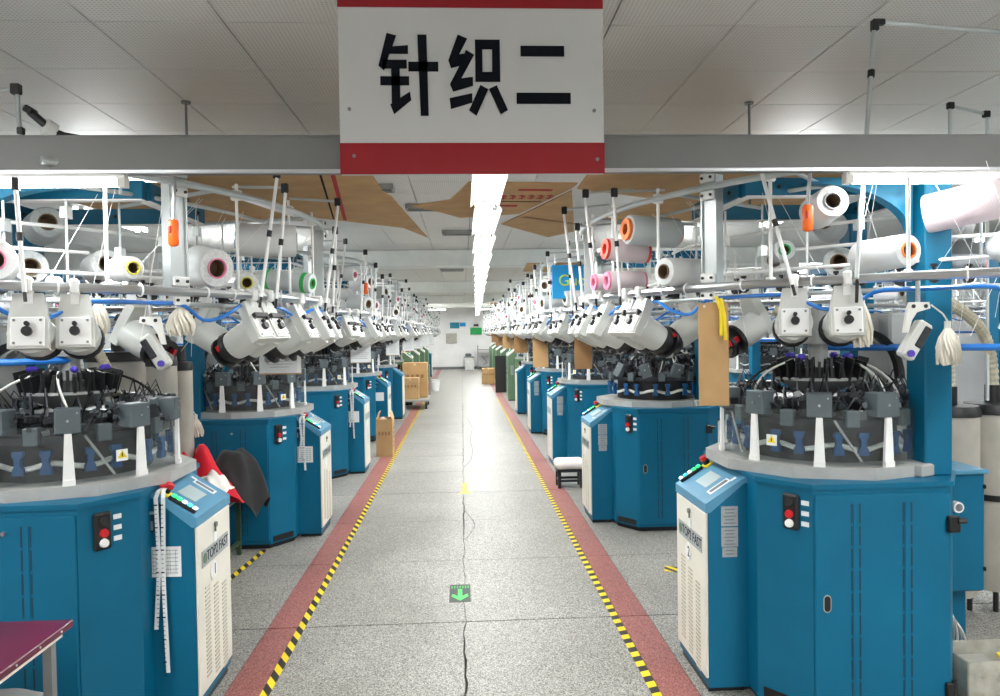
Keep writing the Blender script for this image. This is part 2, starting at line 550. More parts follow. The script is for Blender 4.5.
# ------------------------------------------------------------------ lamps
NTH = 'first second third fourth fifth sixth seventh eighth ninth tenth eleventh twelfth thirteenth fourteenth fifteenth sixteenth seventeenth eighteenth nineteenth twentieth twenty-first twenty-second'.split()
lamp_me = {}
def fixture_meshes():
    tr = MB()
    tr.prism([(-0.045, 0.045), (0.045, 0.045), (0.085, 0.0), (0.085, -0.007), (0.04, 0.037), (-0.04, 0.037), (-0.085, -0.007), (-0.085, 0.0)], -0.62, 0.62, RX(PI / 2))
    lamp_me['reflector'] = tr.mesh('reflector', 'white')
    lamp_me['batten'] = MB().rbox((0, 0, 0.042), (0.06, 1.24, 0.02), 0.004).mesh('batten', 'white')
    for s in (-1, 1):
        lamp_me[s] = MB().tube((s * 0.034, -0.585, 0.012), (s * 0.034, 0.585, 0.012), 0.016, 8).mesh('tube', 'tube')
    lamp_me['socket'] = MB().box((0, 0, 0.015), (0.036, 0.03, 0.05)).mesh('socket', 'offwhite')
    lamp_me['rod'] = MB().tube((0, 0, 0.045), (0, 0, 0.69), 0.004, 5).mesh('hanger_rod', 'steel')
    lamp_me['rod_s'] = MB().tube((0, 0, 0.05), (0, 0, 0.43), 0.004, 5).mesh('hanger_rod', 'steel')
fixture_meshes()
def area(x, y, z, sx, sy, watts, rz=0.0, parent=None):
    l = bpy.data.lights.new('tube_light', 'AREA')
    l.shape = 'RECTANGLE'; l.size = sx; l.size_y = sy; l.energy = watts; l.color = (0.96, 0.985, 1.0)
    o = bpy.data.objects.new('tube_light', l); COL.objects.link(o)
    o.location = (x, y, z); o.rotation_euler = (0, 0, rz)
    if parent is not None: o.parent = parent
    return o
def fixture(x, y, z, label, group, rz=0.0, watts=LAMP_W * 0.36, bare=False):
    t = thing('fluorescent_lamp', label, 'lamp', (x, y, z), rz, group)
    link_mesh('batten' if bare else 'reflector', lamp_me['batten' if bare else 'reflector'], t)
    if bare:
        u = area(0, 0, 0.058, 0.16, 1.18, watts * 0.6, 0.0, t); u.rotation_euler = (PI, 0, 0)
    link_mesh('tube', lamp_me[-1], t); link_mesh('tube', lamp_me[1], t)
    for sy in (-1, 1):
        for sx in (-1, 1):
            link_mesh('socket', lamp_me['socket'], t).location = (sx * 0.04, sy * 0.6, 0)
        link_mesh('hanger_rod', lamp_me['rod_s' if bare else 'rod'], t).location = (0, sy * 0.45, 0)
    area(0, 0, -0.012, 0.16, 1.18, watts, 0.0, t)
    return t
for k in range(24):
    y = (-1.6, 0.1)[k] if k < 2 else 3.80 + 1.29 * (k - 2)
    fixture(0.075 + 0.019 * y, y, 2.46, ('twin-tube fluorescent lamp over the aisle, %s of the hanging row' % NTH[k - 2]) if k > 1 else ('twin-tube fluorescent lamp over the aisle, %s' % ('behind the viewer', 'above the viewer')[k]), 'lamps over the aisle')
for s in (-1, 1):
    for k in range(8):
        fixture(s * 3.05, (-1.2, 0.6)[k] if k < 2 else 6.6 + 4.3 * (k - 2), 2.72, 'bare twin-tube lamp, %s in the row over the %s machines' % (NTH[k], 'left' if s < 0 else 'right'), 'lamps over the %s machines' % ('left' if s < 0 else 'right'), 0, LAMP_W * 1.2, True)
    for k in range(5):
        fixture(s * 6.3, 2.5 + 5.5 * k, 2.72, 'bare twin-tube lamp, %s in the row beyond the %s machines' % (NTH[k], 'left' if s < 0 else 'right'), 'lamps beyond the %s rows' % ('left' if s < 0 else 'right'), 0, LAMP_W * 1.2, True)

for s in (-1, 1):  # two invented crosswise lamps, added only to brighten the far wall
    fixture(s * 1.3, 32.2, 2.72, 'added bare twin-tube lamp crosswise, brightening the far wall, %s one' % ('left' if s < 0 else 'right'), 'added lamps brightening the far wall', PI / 2, LAMP_W * 0.45, True)
# grey cable trunking across the aisle, with two tube lamps beneath it
tk = thing('cable_trunking', 'long grey metal trunking spanning the aisle behind the sign', 'trunking', (0, 2.95, 2.347))
MB().prism([(-0.05, 0), (0.05, 0), (0.05, 0.128), (0.045, 0.128), (0.045, 0.006), (-0.045, 0.006), (-0.045, 0.128), (-0.05, 0.128)], -4.6, 4.6, RY(PI / 2) @ RZ(PI / 2) @ Matrix.Identity(4)).build('channel', 'trunk', tk, smooth=False)
MB().box((0, 0, 0.131), (9.2, 0.108, 0.006)).build('lid', 'trunk', tk, smooth=False)
MB().box((0, -0.047, -0.006), (9.2, 0.02, 0.012)).build('lower_lip', 'steel', tk, smooth=False)
hr = MB()
for x in (-4.1, -3.2, 3.2, 4.1): hr.tube((x, 0, 0.12), (x, 0, 0.80), 0.006, 6)
hr.build('hanger_rod', 'steel', tk)
for x, side in ((-1.92, 'left'), (2.2, 'right')):
    t = thing('tube_lamp', 'single bright fluorescent tube under the %s end of the trunking' % side, 'lamp', (x, 2.93, 2.315))
    MB().rbox((0, 0, 0.018), (1.24, 0.05, 0.026), 0.005).build('batten', 'white', t)
    MB().tube((-0.6, 0, -0.012), (0.6, 0, -0.012), 0.016, 10).build('tube', 'tube', t)
    MB().box((-0.61, 0, -0.006), (0.03, 0.04, 0.044)).build('socket', 'offwhite', t)
    MB().box((0.61, 0, -0.006), (0.03, 0.04, 0.044)).build('socket', 'offwhite', t)
    area(0, 0, -0.031, 1.15, 0.035, LAMP_W * 0.35, 0, t)
# thin ceiling hangers that drop behind the trunking to the creels
for x, side in ((-1.675, 'left'), (1.86, 'right')):
    tag(MB().tube((x, 4.62, 2.40), (x, 4.62, ZC), 0.008, 6).tube((x, 4.62, ZC - 0.012), (x, 4.62, ZC), 0.03, 8).build('ceiling_hanger', 'midgrey'),
        'thin dark rod hanging from the ceiling on the %s side' % side, 'rod')

# ------------------------------------------------------------------ hanging sign
sg = thing('hanging_sign', 'white hanging sign with red bands and three black Chinese characters', 'sign', (0.056, 2.868, 2.318))
SW = 1.028
MB().rbox((0, 0, 0.37), (SW, 0.024, 0.74), 0.004).build('board', 'board', sg)
MB().box((0, -0.0135, 0.06), (SW, 0.003, 0.12)).build('red_band', 'red_sign', sg, smooth=False)
MB().box((0, -0.0135, 0.69), (SW, 0.003, 0.10)).build('red_band', 'red_sign', sg, smooth=False)
def sp(x, y):
    """sign lettering: sheet coordinates (58..938 wide, 570 at the foot) to metres"""
    return ((x - 498) / 872.0 * SW, (571 - y) / 872.0 * SW * 1.012)
def glyph(name, polys):
    b = MB()
    Fm = T(0, -0.0125, 0) @ RX(PI / 2)
    for pl in polys: b.prism([sp(*p) for p in pl], 0.0, 0.003, Fm)
    return b.build(name, 'ink', sg, smooth=False)
def rect(a, b, c, d): return [(a, b), (c, b), (c, d), (a, d)]
def st(p, q, wd): return stroke_poly(p, q, wd)
glyph('character', [[(220, 117), (251, 125), (238, 160), (289, 156), (289, 184), (228, 184), (210, 238), (192, 222)],
                    rect(205, 203, 284, 231), rect(197, 256, 291, 285), [(233, 231), (261, 231), (261, 325), (293, 305), (297, 332), (240, 378), (228, 347), (233, 343)],
                    rect(289, 209, 387, 240), [(320, 122), (350, 122), (353, 383), (327, 383)]])
glyph('character', [[(452, 121), (483, 134), (456, 185), (474, 182), (478, 170), (505, 186), (462, 262), (500, 257), (500, 286), (434, 305), (424, 281), (456, 222), (428, 229), (420, 204)],
                    [(422, 326), (497, 310), (497, 340), (426, 361)],
                    rect(508, 137, 532, 273), rect(564, 137, 590, 273), rect(532, 137, 564, 168), rect(532, 241, 564, 273),
                    [(524, 283), (550, 297), (510, 383), (486, 365)], [(552, 296), (578, 284), (614, 364), (590, 378)]])
glyph('character', [rect(658, 156, 803, 190), rect(643, 308, 823, 344)])
for x, z in ((-0.46, 0.07), (0.485, 0.055), (-0.475, 0.25), (0.475, 0.245)):
    MB().tube((x, -0.012, z), (x, -0.018, z), 0.007, 10).build('screw', 'midgrey', sg)
hk = MB()
for x in (-0.4, 0.4): hk.tube((x, 0, 0.735), (x, 0, ZC - 2.338), 0.004, 5)
hk.build('hanger_wire', 'steel', sg)

# ------------------------------------------------------------------ floor markings
def floor_tape(name, poly, label, mm, z=0.0012):
    xs = [p[0] for p in poly]; ys = [p[1] for p in poly]
    cx, cy = sum(xs) / len(xs), sum(ys) / len(ys)
    o = MB().prism([(x - cx, y - cy) for x, y in poly], 0.0002, z).build(name, mm, smooth=False)
    o.location = (cx, cy, 0)
    return tag(o, label, 'floor tape')
floor_tape('hazard_tape', [(-0.983, 1.0), (-0.938, 1.0), (-0.938, 19.0), (-0.983, 19.0)], 'long yellow and black tape along the left red floor border', 'hazard')
floor_tape('hazard_tape', [(0.858, 1.0), (0.903, 1.0), (0.903, 19.0), (0.858, 19.0)], 'long yellow and black tape along the right red floor border', 'hazard_r')
floor_tape('hazard_tape', [(-1.70, 4.9), (-1.655, 4.9), (-1.57, 5.86), (-1.615, 5.86)], 'short yellow and black tape before the second left machine', 'hazard')
floor_tape('hazard_tape', [(1.40, 5.05), (1.50, 5.0), (1.52, 5.12), (1.43, 5.16)], 'torn scrap of yellow tape beside the machine numbered 2', 'hazard')
fs = thing('floor_sign', 'dark square floor sticker with a green arrow on the centre joint', 'floor sign', (-0.04, 4.745, 0.0004))
MB().box((0, 0, 0.0008), (0.137, 0.32, 0.001)).build('sticker', 'floor_sign', fs, smooth=False)
MB().prism([(-0.014, 0.07), (0.014, 0.07), (0.014, -0.06), (0.048, -0.02), (0.055, -0.06), (0, -0.135), (-0.055, -0.06), (-0.048, -0.02), (-0.014, -0.06)], 0.0014, 0.0022).build('arrow', 'arrow_green', fs, smooth=False)
tx = MB()
for k in range(7):
    x = -0.054 + k * 0.018
    tx.box((x, 0.125, 0.0018), (0.012, 0.004, 0.0008)).box((x, 0.105, 0.0018), (0.003, 0.035, 0.0008)).box((x + 0.002, 0.093, 0.0018), (0.012, 0.004, 0.0008))
tx.build('lettering', 'arrow_green', fs, smooth=False)
MBt = MB().prism([(-0.028, 0.38), (0.028, 0.38), (0.028, -0.04), (0.08, -0.16), (-0.08, -0.16), (-0.028, -0.04)], 0.0003, 0.0011)
o = MBt.build('floor_arrow', 'arrow_faded', smooth=False); o.location = (0.005, 7.86, 0)
tag(o, 'faded orange arrow painted on the aisle floor', 'floor marking')

# ------------------------------------------------------------------ knitting machine
OCT = [(0.3, -0.55), (0.455, -0.34), (0.455, 0.34), (0.3, 0.55), (-0.3, 0.55), (-0.455, 0.34), (-0.455, -0.34), (-0.3, -0.55)]
def build_machine(left, paint, light, front, tidy=True, dz=0.0):
    """local frame of the right-hand row: the aisle at -x, the camera at -y; the left row stands turned half round"""
    K = RZ(PI) if left else Matrix.Identity(4)
    G = Matrix.Diagonal((-1, 1, 1, 1)) if left else Matrix.Identity(4)
    t = thing('knitting_machine', 'x', 'machine')
    b = MB(K); b.prism([(x * 0.95, y * 0.95) for x, y in OCT], 0.0, 0.05); b.build('plinth', 'black', t, smooth=False)
    b = MB(K); b.prism(OCT, 0.04, 1.018); b.build('cabinet', paint, t, smooth=False)
    b = MB(K); b.prism([(x * 1.025, y * 1.02) for x, y in OCT], 1.018, 1.04); b.build('table_top', paint, t, smooth=False)
    # door on the -y face, plain vented panel on the +y face
    for s, nm in ((-1, 'door'), (1, 'side_panel')):
        F = K @ (frame_on((0, -0.55, 0.53), (1, 0, 0), (0, 0, 1)) if s < 0 else frame_on((0, 0.55, 0.53), (-1, 0, 0), (0, 0, 1)))
        b = MB(F); b.rbox((0, 0, 0.004), (0.59, 0.93, 0.012), 0.004)
        d = b.build(nm, paint, t)
        for cx in (-0.12, 0.105):
            b = MB(F)
            b.box((cx, 0.0, 0.0108), (0.022, 0.85, 0.003))
            b.build('vent_strip', paint, d, smooth=False)
            for q in range(9):
                zc = 0.385 - 0.095 * q
                b = MB(F)
                for dx in (-0.018, 0.018): b.box((cx + dx, zc, 0.0095), (0.007, 0.083, 0.003))
                b.build('vent_slot', 'slot', d, smooth=False)
        if s < 0:
            b = MB(F); b.prism([(x - 0.245, y + 0.005) for x, y in obround(0.034, 0.076)], 0.008, 0.012); b.build('handle_rim', 'grey', d, smooth=False)
            b = MB(F); b.prism([(x - 0.245, y + 0.005) for x, y in obround(0.026, 0.066)], 0.009, 0.0135); b.build('handle', 'black', d, smooth=False)
            b = MB(F); b.rbox((0.285, -0.38, 0.016), (0.035, 0.06, 0.02), 0.004).tube((0.302, -0.42, 0.018), (0.302, -0.34, 0.018), 0.01, 8); b.build('hinge', 'black', d)
            b = MB(F); b.rbox((0.30, 0.33, 0.018), (0.05, 0.07, 0.03), 0.004).tube((0.31, 0.345, 0.03), (0.345, 0.345, 0.03), 0.012, 8); b.build('latch', 'black', d)
        else:
            b = MB(F); b.tube((0.02, 0.40, 0.008), (0.02, 0.40, 0.018), 0.009, 10); b.build('screw', 'steel', d)
    # button plates on the two aisle facets, toe vents below
    for s in (-1, 1):
        p0 = Vector((-0.3, s * 0.55, 0)); p1 = Vector((-0.455, s * 0.34, 0))
        dr = (p1 - p0).normalized()
        def at(tt, z): return p0.lerp(p1, tt) + Vector((0, 0, z))
        rt = -dr if s < 0 else dr
        F = K @ frame_on(at(0.36, 0.91), rt, (0, 0, 1))
        b = MB(F); b.rbox((0, 0, 0.008), (0.072, 0.155, 0.024), 0.008); bp = b.build('button_plate', 'black', t)
        for z, mm, r in ((0.04, 'rubber', 0.018), (-0.008, 'red', 0.019), (-0.048, 'white', 0.019)):
            b = MB(F); b.tube((0, z, 0.018), (0, z, 0.032), r, 14, r * 0.85)
            b.build('button', mm, bp)
        F2 = K @ frame_on(at(0.13 if s < 0 else 0.62, 0.91), rt, (0, 0, 1))
        for z in (0.045, 0.0, -0.045):
            b = MB(F2); b.box((0, z, 0.001), (0.034, 0.02, 0.003)); b.build('label_tag', 'paper', t, smooth=False)
        F3 = K @ frame_on(at(0.5, 0.075), rt, (0, 0, 1))
        b = MB(F3); b.box((0, 0, 0.0), (0.2, 0.045, 0.01)); b.build('toe_vent', 'black', t, smooth=False)
    # control box with the sloping console
    YB0, YB1 = -0.23, 0.23
    PF = Matrix(((1, 0, 0, 0), (0, 0, -1, 0), (0, 1, 0, 0), (0, 0, 0, 1)))      # profile (x,z) extruded along -y
    b = MB(K); b.prism([(-0.640, 0.03), (-0.40, 0.03), (-0.40, 1.0 + dz), (-0.455, 0.995 + dz), (-0.640, 0.875 + dz)], -YB1, -YB0, PF)
    cb = b.build('control_box', paint, t, smooth=False)
    b = MB(K); b.prism([(x, z + dz) for x, z in [(-0.654, 0.85), (-0.654, 0.893), (-0.465, 1.014), (-0.42, 1.016), (-0.42, 0.99), (-0.47, 0.985), (-0.634, 0.85)]], -YB1 - 0.006, -YB0 + 0.006, PF)
    con = b.build('console', light, t, smooth=False)
    b = MB(K); b.rbox((-0.646, (YB0 + YB1) / 2, 0.46 + dz / 2), (0.014, 0.45, 0.775 + dz), 0.004); fp = b.build('front_panel', front, t)
    b = MB(K); b.box((-0.55, (YB0 + YB1) / 2, 0.02), (0.17, 0.40, 0.04)); b.build('box_foot', 'black', t, smooth=False)
    FA = K @ frame_on((-0.654, (YB0 + YB1) / 2, 0.46), (0, -1, 0), (0, 0, 1))
    for cx in (-0.115, 0.0, 0.115):
        b = MB(FA)
        for q in range(22): b.box((cx, 0.055 - 0.0195 * q + 0.03 * (cx < -0.05) - 0.03 * (cx > 0.05), 0.0), (0.06, 0.009, 0.004))
        tag(b.build('louvre', 'beige_slot', fp, smooth=False), kind='stuff')
    b = MB(FA); b.box((0, 0.225, 0.001), (0.36, 0.075, 0.003)); lp = b.build('logo_plate', 'plate', fp, smooth=False)
    b = MB(FA); b.tube((-0.145, 0.225, 0.002), (-0.145, 0.225, 0.0042), 0.024, 16); b.build('emblem', 'green', lp)
    text_mesh('lettering', 'TOP2 FAST', 0.066, 'ink', FA @ T(0.03, 0.225, 0.0028), lp, 0.0006, 0.92)
    b = MB(FA); b.tube((-0.03, 0.135, 0.0), (-0.03, 0.135, 0.003), 0.044, 20); b.build('number_disc', 'white', fp)
    b = MB(FA); b.tube((0, 0.345, 0.0), (0, 0.345, 0.012), 0.012, 10).box((0, 0.325, 0.004), (0.008, 0.03, 0.006)); b.build('key_lock', 'midgrey', fp)
    b = MB(FA); b.box((0.0, 0.285, 0.001), (0.035, 0.05, 0.003)); b.build('warning_label', 'paper', fp, smooth=False)
    A0, B0 = Vector((-0.654, 0, 0.893 + dz)), Vector((-0.465, 0, 1.014 + dz))
    sl = (B0 - A0); ln = sl.length
    FC = K @ frame_on(tuple(A0 + Vector((0, YB0, 0))), tuple(sl), (0, 1, 0))     # x up the slope, y along the box, z outward
    W = YB1 - YB0
    b = MB(FC); b.box((0.52 * ln, 0.52 * W, 0.001), (0.42 * ln, 0.34 * W, 0.004)); b.build('screen', 'screen', con, smooth=False)
    b = MB(FC); b.rbox((0.40 * ln, 0.93 * W, 0.008), (0.60 * ln, 0.034, 0.02), 0.004); kb = b.build('key_bar', 'black', con)
    for q, mm in enumerate(('key_white', 'key_cyan', 'key_white', 'key_green', 'key_green')):
        b = MB(FC); b.rbox(((0.15 + 0.12 * q) * ln, 0.93 * W, 0.021), (0.021, 0.024, 0.010), 0.003); b.build('key', mm, kb)
    b = MB(FC); b.rbox((0.83 * ln, 0.90 * W, 0.006), (0.05, 0.055, 0.012), 0.003); es = b.build('stop_base', 'yellow', con)
    b = MB(FC); b.tube((0.83 * ln, 0.90 * W, 0.01), (0.83 * ln, 0.90 * W, 0.035), 0.017, 12); b.build('stop_collar', 'black', es)
    b = MB(FC); b.tube((0.83 * ln, 0.90 * W, 0.035), (0.83 * ln, 0.90 * W, 0.055), 0.022, 14, 0.019); b.build('stop_button', 'red', es)
    b = MB(FC); b.box((0.5 * ln, 0.18 * W, 0.001), (0.52 * ln, 0.055, 0.004)); b.build('console_label', 'paper', con, smooth=False)
    b = MB(FC); b.box((0.5 * ln, 0.18 * W, 0.0035), (0.44 * ln, 0.03, 0.001)); b.build('print_strip', 'paper_ink', con, smooth=False)
    b = MB(FC); b.box((0.82 * ln, 0.12 * W, 0.001), (0.03, 0.02, 0.003)); b.build('console_tag', 'white', con, smooth=False)
    # name plates on the -y side, latch and paper sleeve on the +y side
    FS = K @ frame_on((-0.52, YB0, 0.0), (1, 0, 0), (0, 0, 1))
    for z, h, wd in ((0.832, 0.092, 0.078), (0.735, 0.09, 0.078), (0.664, 0.045, 0.07)):
        b = MB(FS); b.box((-0.02, z, 0.001), (wd, h, 0.003)); pn = b.build('name_plate', 'plate', t, smooth=False)
        b = MB(FS)
        for q in range(int(h / 0.018)): b.box((-0.02, z + h / 2 - 0.014 - 0.016 * q, 0.003), (wd * random.uniform(0.5, 0.85), 0.005, 0.001))
        b.build('print_strip', 'paper_ink', pn, smooth=False)
    FN = K @ frame_on((-0.52, YB1, 0.0), (-1, 0, 0), (0, 0, 1))
    b = MB(FN); b.rbox((-0.065, 0.875, 0.003), (0.04, 0.08, 0.012), 0.003); la = b.build('door_latch', 'slot', t)
    b = MB(FN); b.box((-0.065, 0.923, 0.008), (0.06, 0.012, 0.02)).box((-0.058, 0.865, 0.01), (0.008, 0.04, 0.012)); b.build('latch_lip', 'steel', la, smooth=False)
    b = MB(FN); b.box((-0.01, 0.70, 0.003), (0.145, 0.135, 0.004)); ps = b.build('paper_sleeve', 'paper', t, smooth=False)
    b = MB(FN)
    for q in range(7): b.box((-0.01, 0.752 - 0.017 * q, 0.0055), (0.12, 0.002, 0.0008))
    for q in range(5): b.box((-0.06 + 0.025 * q, 0.70, 0.0055), (0.0015, 0.105, 0.0008))
    b.build('table_print', 'paper_ink', ps, smooth=False)
    # grey pan on the table
    R8 = [(0.545 * math.cos(PI / 10 * (2 * k + 1) * 1.0), 0.51 * math.sin(PI / 10 * (2 * k + 1))) for k in range(10)]
    b = MB(K); b.prism(R8, 1.04, 1.09); b.build('pan', 'pan', t, smooth=False)
    b = MB(K); b.rbox((0.25, -0.40, 1.067), (0.12, 0.12, 0.058), 0.008, 0.5); b.build('pan_lug', 'pan', t)
    # clear guard with its white brackets, ten round the pan
    if tidy:
        b = MB(K); b.lathe([(0.452, 1.088), (0.458, 1.335), (0.454, 1.335), (0.448, 1.088)], 30, closed=True); b.build('clear_guard', 'guard', t)
    a0 = math.atan2(-math.cos(0.454), -math.sin(0.454))
    if left: a0 = math.atan2(math.cos(0.454), -math.sin(0.454))
    for k in range(10):
        a = a0 + 2 * PI * k / 10
        Fr = K @ frame_on((0.462 * math.cos(a), 0.462 * math.sin(a), 1.09), (-math.sin(a), math.cos(a), 0), (0, 0, 1))
        if tidy:
            b = MB(Fr); b.prism([(-0.024, 0), (0.024, 0), (0.013, 0.215), (-0.013, 0.215)], 0, 0.014).box((0, 0.012, 0.014), (0.046, 0.024, 0.012)); b.build('guard_bracket', 'white', t, smooth=False)
            if k % 2 == 0:
                b = MB(Fr)
                b.tube((0.06, 0.20, -0.03), (0.17, 0.02, -0.05), 0.006, 6)
                b.build('guard_strut', 'grey', t)
        b = MB(Fr)
        sz = random.uniform(0.9, 1.1)
        if tidy: b.rbox((0, 0.268, -0.03), (0.106 * sz, 0.106, 0.085), 0.004)
        else: b.rbox((0, 0.26, -0.04), (0.09, 0.12, 0.05), 0.004, m=RX(random.uniform(-.5, .5)) @ RZ(random.uniform(-.6, .6)))
        ab = b.build('actuator_box', 'actuator', t)
        b = MB(Fr); b.tube((0, 0.268, 0.01), (0, 0.268, 0.017), 0.006, 8).tube((0.035, 0.30, 0.01), (0.035, 0.30, 0.015), 0.004, 6); b.build('screw', 'steel', ab)
        Fr2 = K @ frame_on((0.42 * math.cos(a + PI / 10), 0.42 * math.sin(a + PI / 10), 1.09), (-math.sin(a + PI / 10), math.cos(a + PI / 10), 0), (0, 0, 1))
        b = MB(Fr2); b.rbox((0, 0.205, 0), (0.058, 0.075, 0.05), 0.004); b.build('small_actuator', 'actuator', t)
        for dx in (-0.055, 0.05):
            b = MB(Fr2)
            b.prism([(dx - 0.022, 0.045), (dx + 0.022, 0.045), (dx + 0.020, 0.07), (dx + 0.012, 0.085), (dx + 0.012, 0.115), (dx + 0.021, 0.125), (dx + 0.021, 0.145), (dx - 0.021, 0.145), (dx - 0.021, 0.125), (dx - 0.012, 0.115), (dx - 0.012, 0.085), (dx - 0.020, 0.07)], -0.012, 0.012)
            b.build('blue_clip', 'blue_clip', t, smooth=False)
    for aa in (0.454 + 0.45, 0.454 - 2.2, 0.454 + 2.3):
        a = math.atan2((1 if left else -1) * math.cos(aa), -math.sin(aa))
        Fr = K @ frame_on((0.4575 * math.cos(a), 0.4575 * math.sin(a), 1.17), (-math.sin(a), math.cos(a), 0), (0, 0, 1))
        if tidy:
            b = MB(Fr); b.box((0, 0.02, 0.001), (0.05, 0.05, 0.002)); wl = b.build('warning_label', 'paper', t, smooth=False)
            b = MB(Fr); b.prism([(-0.021, 0.008), (0.021, 0.008), (0, 0.043)], 0.002, 0.003); b.build('warning_triangle', 'yellow', wl, smooth=False)
            b = MB(Fr); b.box((0, 0.022, 0.0035), (0.004, 0.016, 0.001)); b.build('warning_mark', 'ink', wl, smooth=False)
    b = MB(K); b.lathe([(0.0, 1.09), (0.345, 1.09), (0.345, 1.27), (0.30, 1.27), (0.30, 1.36), (0.0, 1.36)], 32); b.build('needle_cylinder', 'black', t)
    b = MB(K); b.lathe([(0.30, 1.262), (0.425, 1.262), (0.425, 1.292), (0.30, 1.292)], 32, closed=True); b.build('cam_ring', 'mech', t)
    b = MB(K); b.path([(0.40 * math.cos(2 * PI * k / 60), 0.40 * math.sin(2 * PI * k / 60), 1.165 + 0.012 * math.cos(10 * 2 * PI * k / 60)) for k in range(60)], 0.012, 6, closed=True); b.build('air_hose', 'cable_white', t)
    rnd = random.Random(3 + left)
    b = MB(K); bl = MB(K); bc = MB(K)
    for k in range(430 if tidy else 520):
        a = rnd.uniform(0, 2 * PI); r = rnd.uniform(0.20, 0.44)
        top = (1.37 if r < 0.30 else 1.415) + (0 if tidy else 0.13)
        z = rnd.uniform(1.30, top)
        s = rnd.uniform(0.008, 0.030 if tidy else 0.036)
        m = RZ(a + rnd.choice((0, 0, 0.5, -0.5))) @ RX(rnd.uniform(-.3, .3)) @ RY(rnd.uniform(-.3, .3))
        q = b if k % 3 else (bl if k % 2 else bc)
        q.box((r * math.cos(a), r * math.sin(a), z), (s * rnd.uniform(0.6, 2.2), s * rnd.uniform(0.5, 2.0), s * rnd.uniform(0.5, 1.5)), m=m)
    for k in range(40):
        a = 2 * PI * k / 40
        bl.tube((0.34 * math.cos(a), 0.34 * math.sin(a), 1.30), (0.41 * math.cos(a + .06 * (k % 3)), 0.41 * math.sin(a + .06 * (k % 3)), 1.36 + 0.03 * (k % 3)), 0.004, 5)
        b.path([(0.30 * math.cos(a), 0.30 * math.sin(a), 1.37), (0.37 * math.cos(a + .08), 0.37 * math.sin(a + .08), 1.43 + 0.02 * (k % 4)), (0.42 * math.cos(a + .13), 0.42 * math.sin(a + .13), 1.35)], 0.004, 4)
    tag(b.build('knitting_mechanism', 'mech', t, smooth=False), kind='stuff')
    tag(bl.build('bright_mechanism', 'mech_light', t, smooth=False), kind='stuff')
    tag(bc.build('grey_mechanism', 'actuator', t, smooth=False), kind='stuff')
    # feeder crown over a cone
    b = MB(K); b.lathe([(0.0, 1.36), (0.06, 1.366), (0.20, 1.447), (0.20, 1.46), (0.0, 1.46)], 28); b.build('cone', 'castgrey', t)
    b = MB(K)
    for k in range(44):
        a = 2 * PI * k / 44; r = 0.165 + 0.025 * (k % 2)
        b.box((r * math.cos(a), r * math.sin(a), 1.50), (0.05, 0.012, 0.075 + 0.02 * (k % 3)), m=RZ(a) @ RY(0.25 * (k % 2)))
    b.lathe([(0.10, 1.455), (0.19, 1.455), (0.17, 1.51), (0.10, 1.51)], 24, closed=True)
    b.build('feeder_crown', 'black', t, smooth=False)
    for k in range(4):
        a = 0.6 + PI / 2 * k
        b = MB(K); b.rbox((0.15 * math.cos(a), 0.15 * math.sin(a), 1.56), (0.05, 0.03, 0.03), 0.01, a); b.build('purple_knob', 'purple_knob', t)
    b = MB(K); b.tube((0, 0, 1.36), (0, 0, 1.80), 0.045, 14).tube((0, 0, 1.62), (0, 0, 1.66), 0.075, 14); b.build('centre_tube', 'castgrey', t)
    for k in range(9):
        a = rnd.uniform(0, 2 * PI); r0 = rnd.uniform(0.3, 0.42); da = rnd.uniform(-.5, .5)
        p0 = Vector((r0 * math.cos(a), r0 * math.sin(a), 1.33)); p2 = Vector((0.12 * math.cos(a + da), 0.12 * math.sin(a + da), 1.55))
        p1 = Vector((0.36 * math.cos(a + da / 2), 0.36 * math.sin(a + da / 2), 1.50))
        b = MB(K); b.path([p0 * (1 - s) ** 2 + p1 * 2 * s * (1 - s) + p2 * s * s for s in [q / 9 for q in range(10)]], 0.006, 5)
        b.build('cable', 'cable_white' if k % 3 else 'black', t)
    # grey arm casting, blue columns and the overhead frame
    b = MB(G); b.rbox((0.42, 0.14, 1.40), (0.12, 0.30, 0.74), 0.012)
    b.prism([(0.44, 1.55), (0.44, 1.74), (0.10, 1.74), (0.10, 1.70), (0.25, 1.68), (0.33, 1.63), (0.38, 1.55)], -0.16, -0.08, PF); b.build('arm_casting', 'castgrey', t)
    b = MB(G); b.prism([(0.36 - 0.20 + 0.20 * math.cos(q), 1.45 + 0.24 * math.sin(q)) for q in [PI / 2 * k / 8 for k in range(9)]] +
                       [(0.16 + 0.17 * math.cos(q), 1.45 + 0.21 * math.sin(q)) for q in [PI / 2 * (8 - k) / 8 for k in range(9)]], 0.10, 0.14, PF); b.build('curved_rib', 'black', t)
    for nm, c, s in (('column', (0.325, -0.37, 1.685), (0.125, 0.14, 1.29)), ('column', (0.44, 0.47, 1.685), (0.10, 0.12, 1.29))):
        b = MB(G); b.rbox(c, s, 0.006); b.build(nm, paint, t)
    for nm, c, s in (('frame_beam', (0.02, -0.17, 2.36), (0.92, 0.05, 0.085)), ('frame_beam', (0.02, 0.57, 2.36), (0.92, 0.05, 0.085)),
                     ('frame_beam', (-0.43, 0.20, 2.36), (0.05, 0.70, 0.085)), ('frame_beam', (0.47, 0.20, 2.36), (0.05, 0.70, 0.085))):
        b = MB(G); b.rbox(c, s, 0.004); fb = b.build(nm, paint, t)
        b = MB(G); b.box((c[0], c[1] - (0.014 if s[0] > s[1] else 0), 2.314), (s[0] - 0.004, min(s[1], s[1]), 0.006) if s[0] > s[1] else (0.05, s[1], 0.006)); b.build('white_trim', 'white', fb, smooth=False)
        b = MB(G)
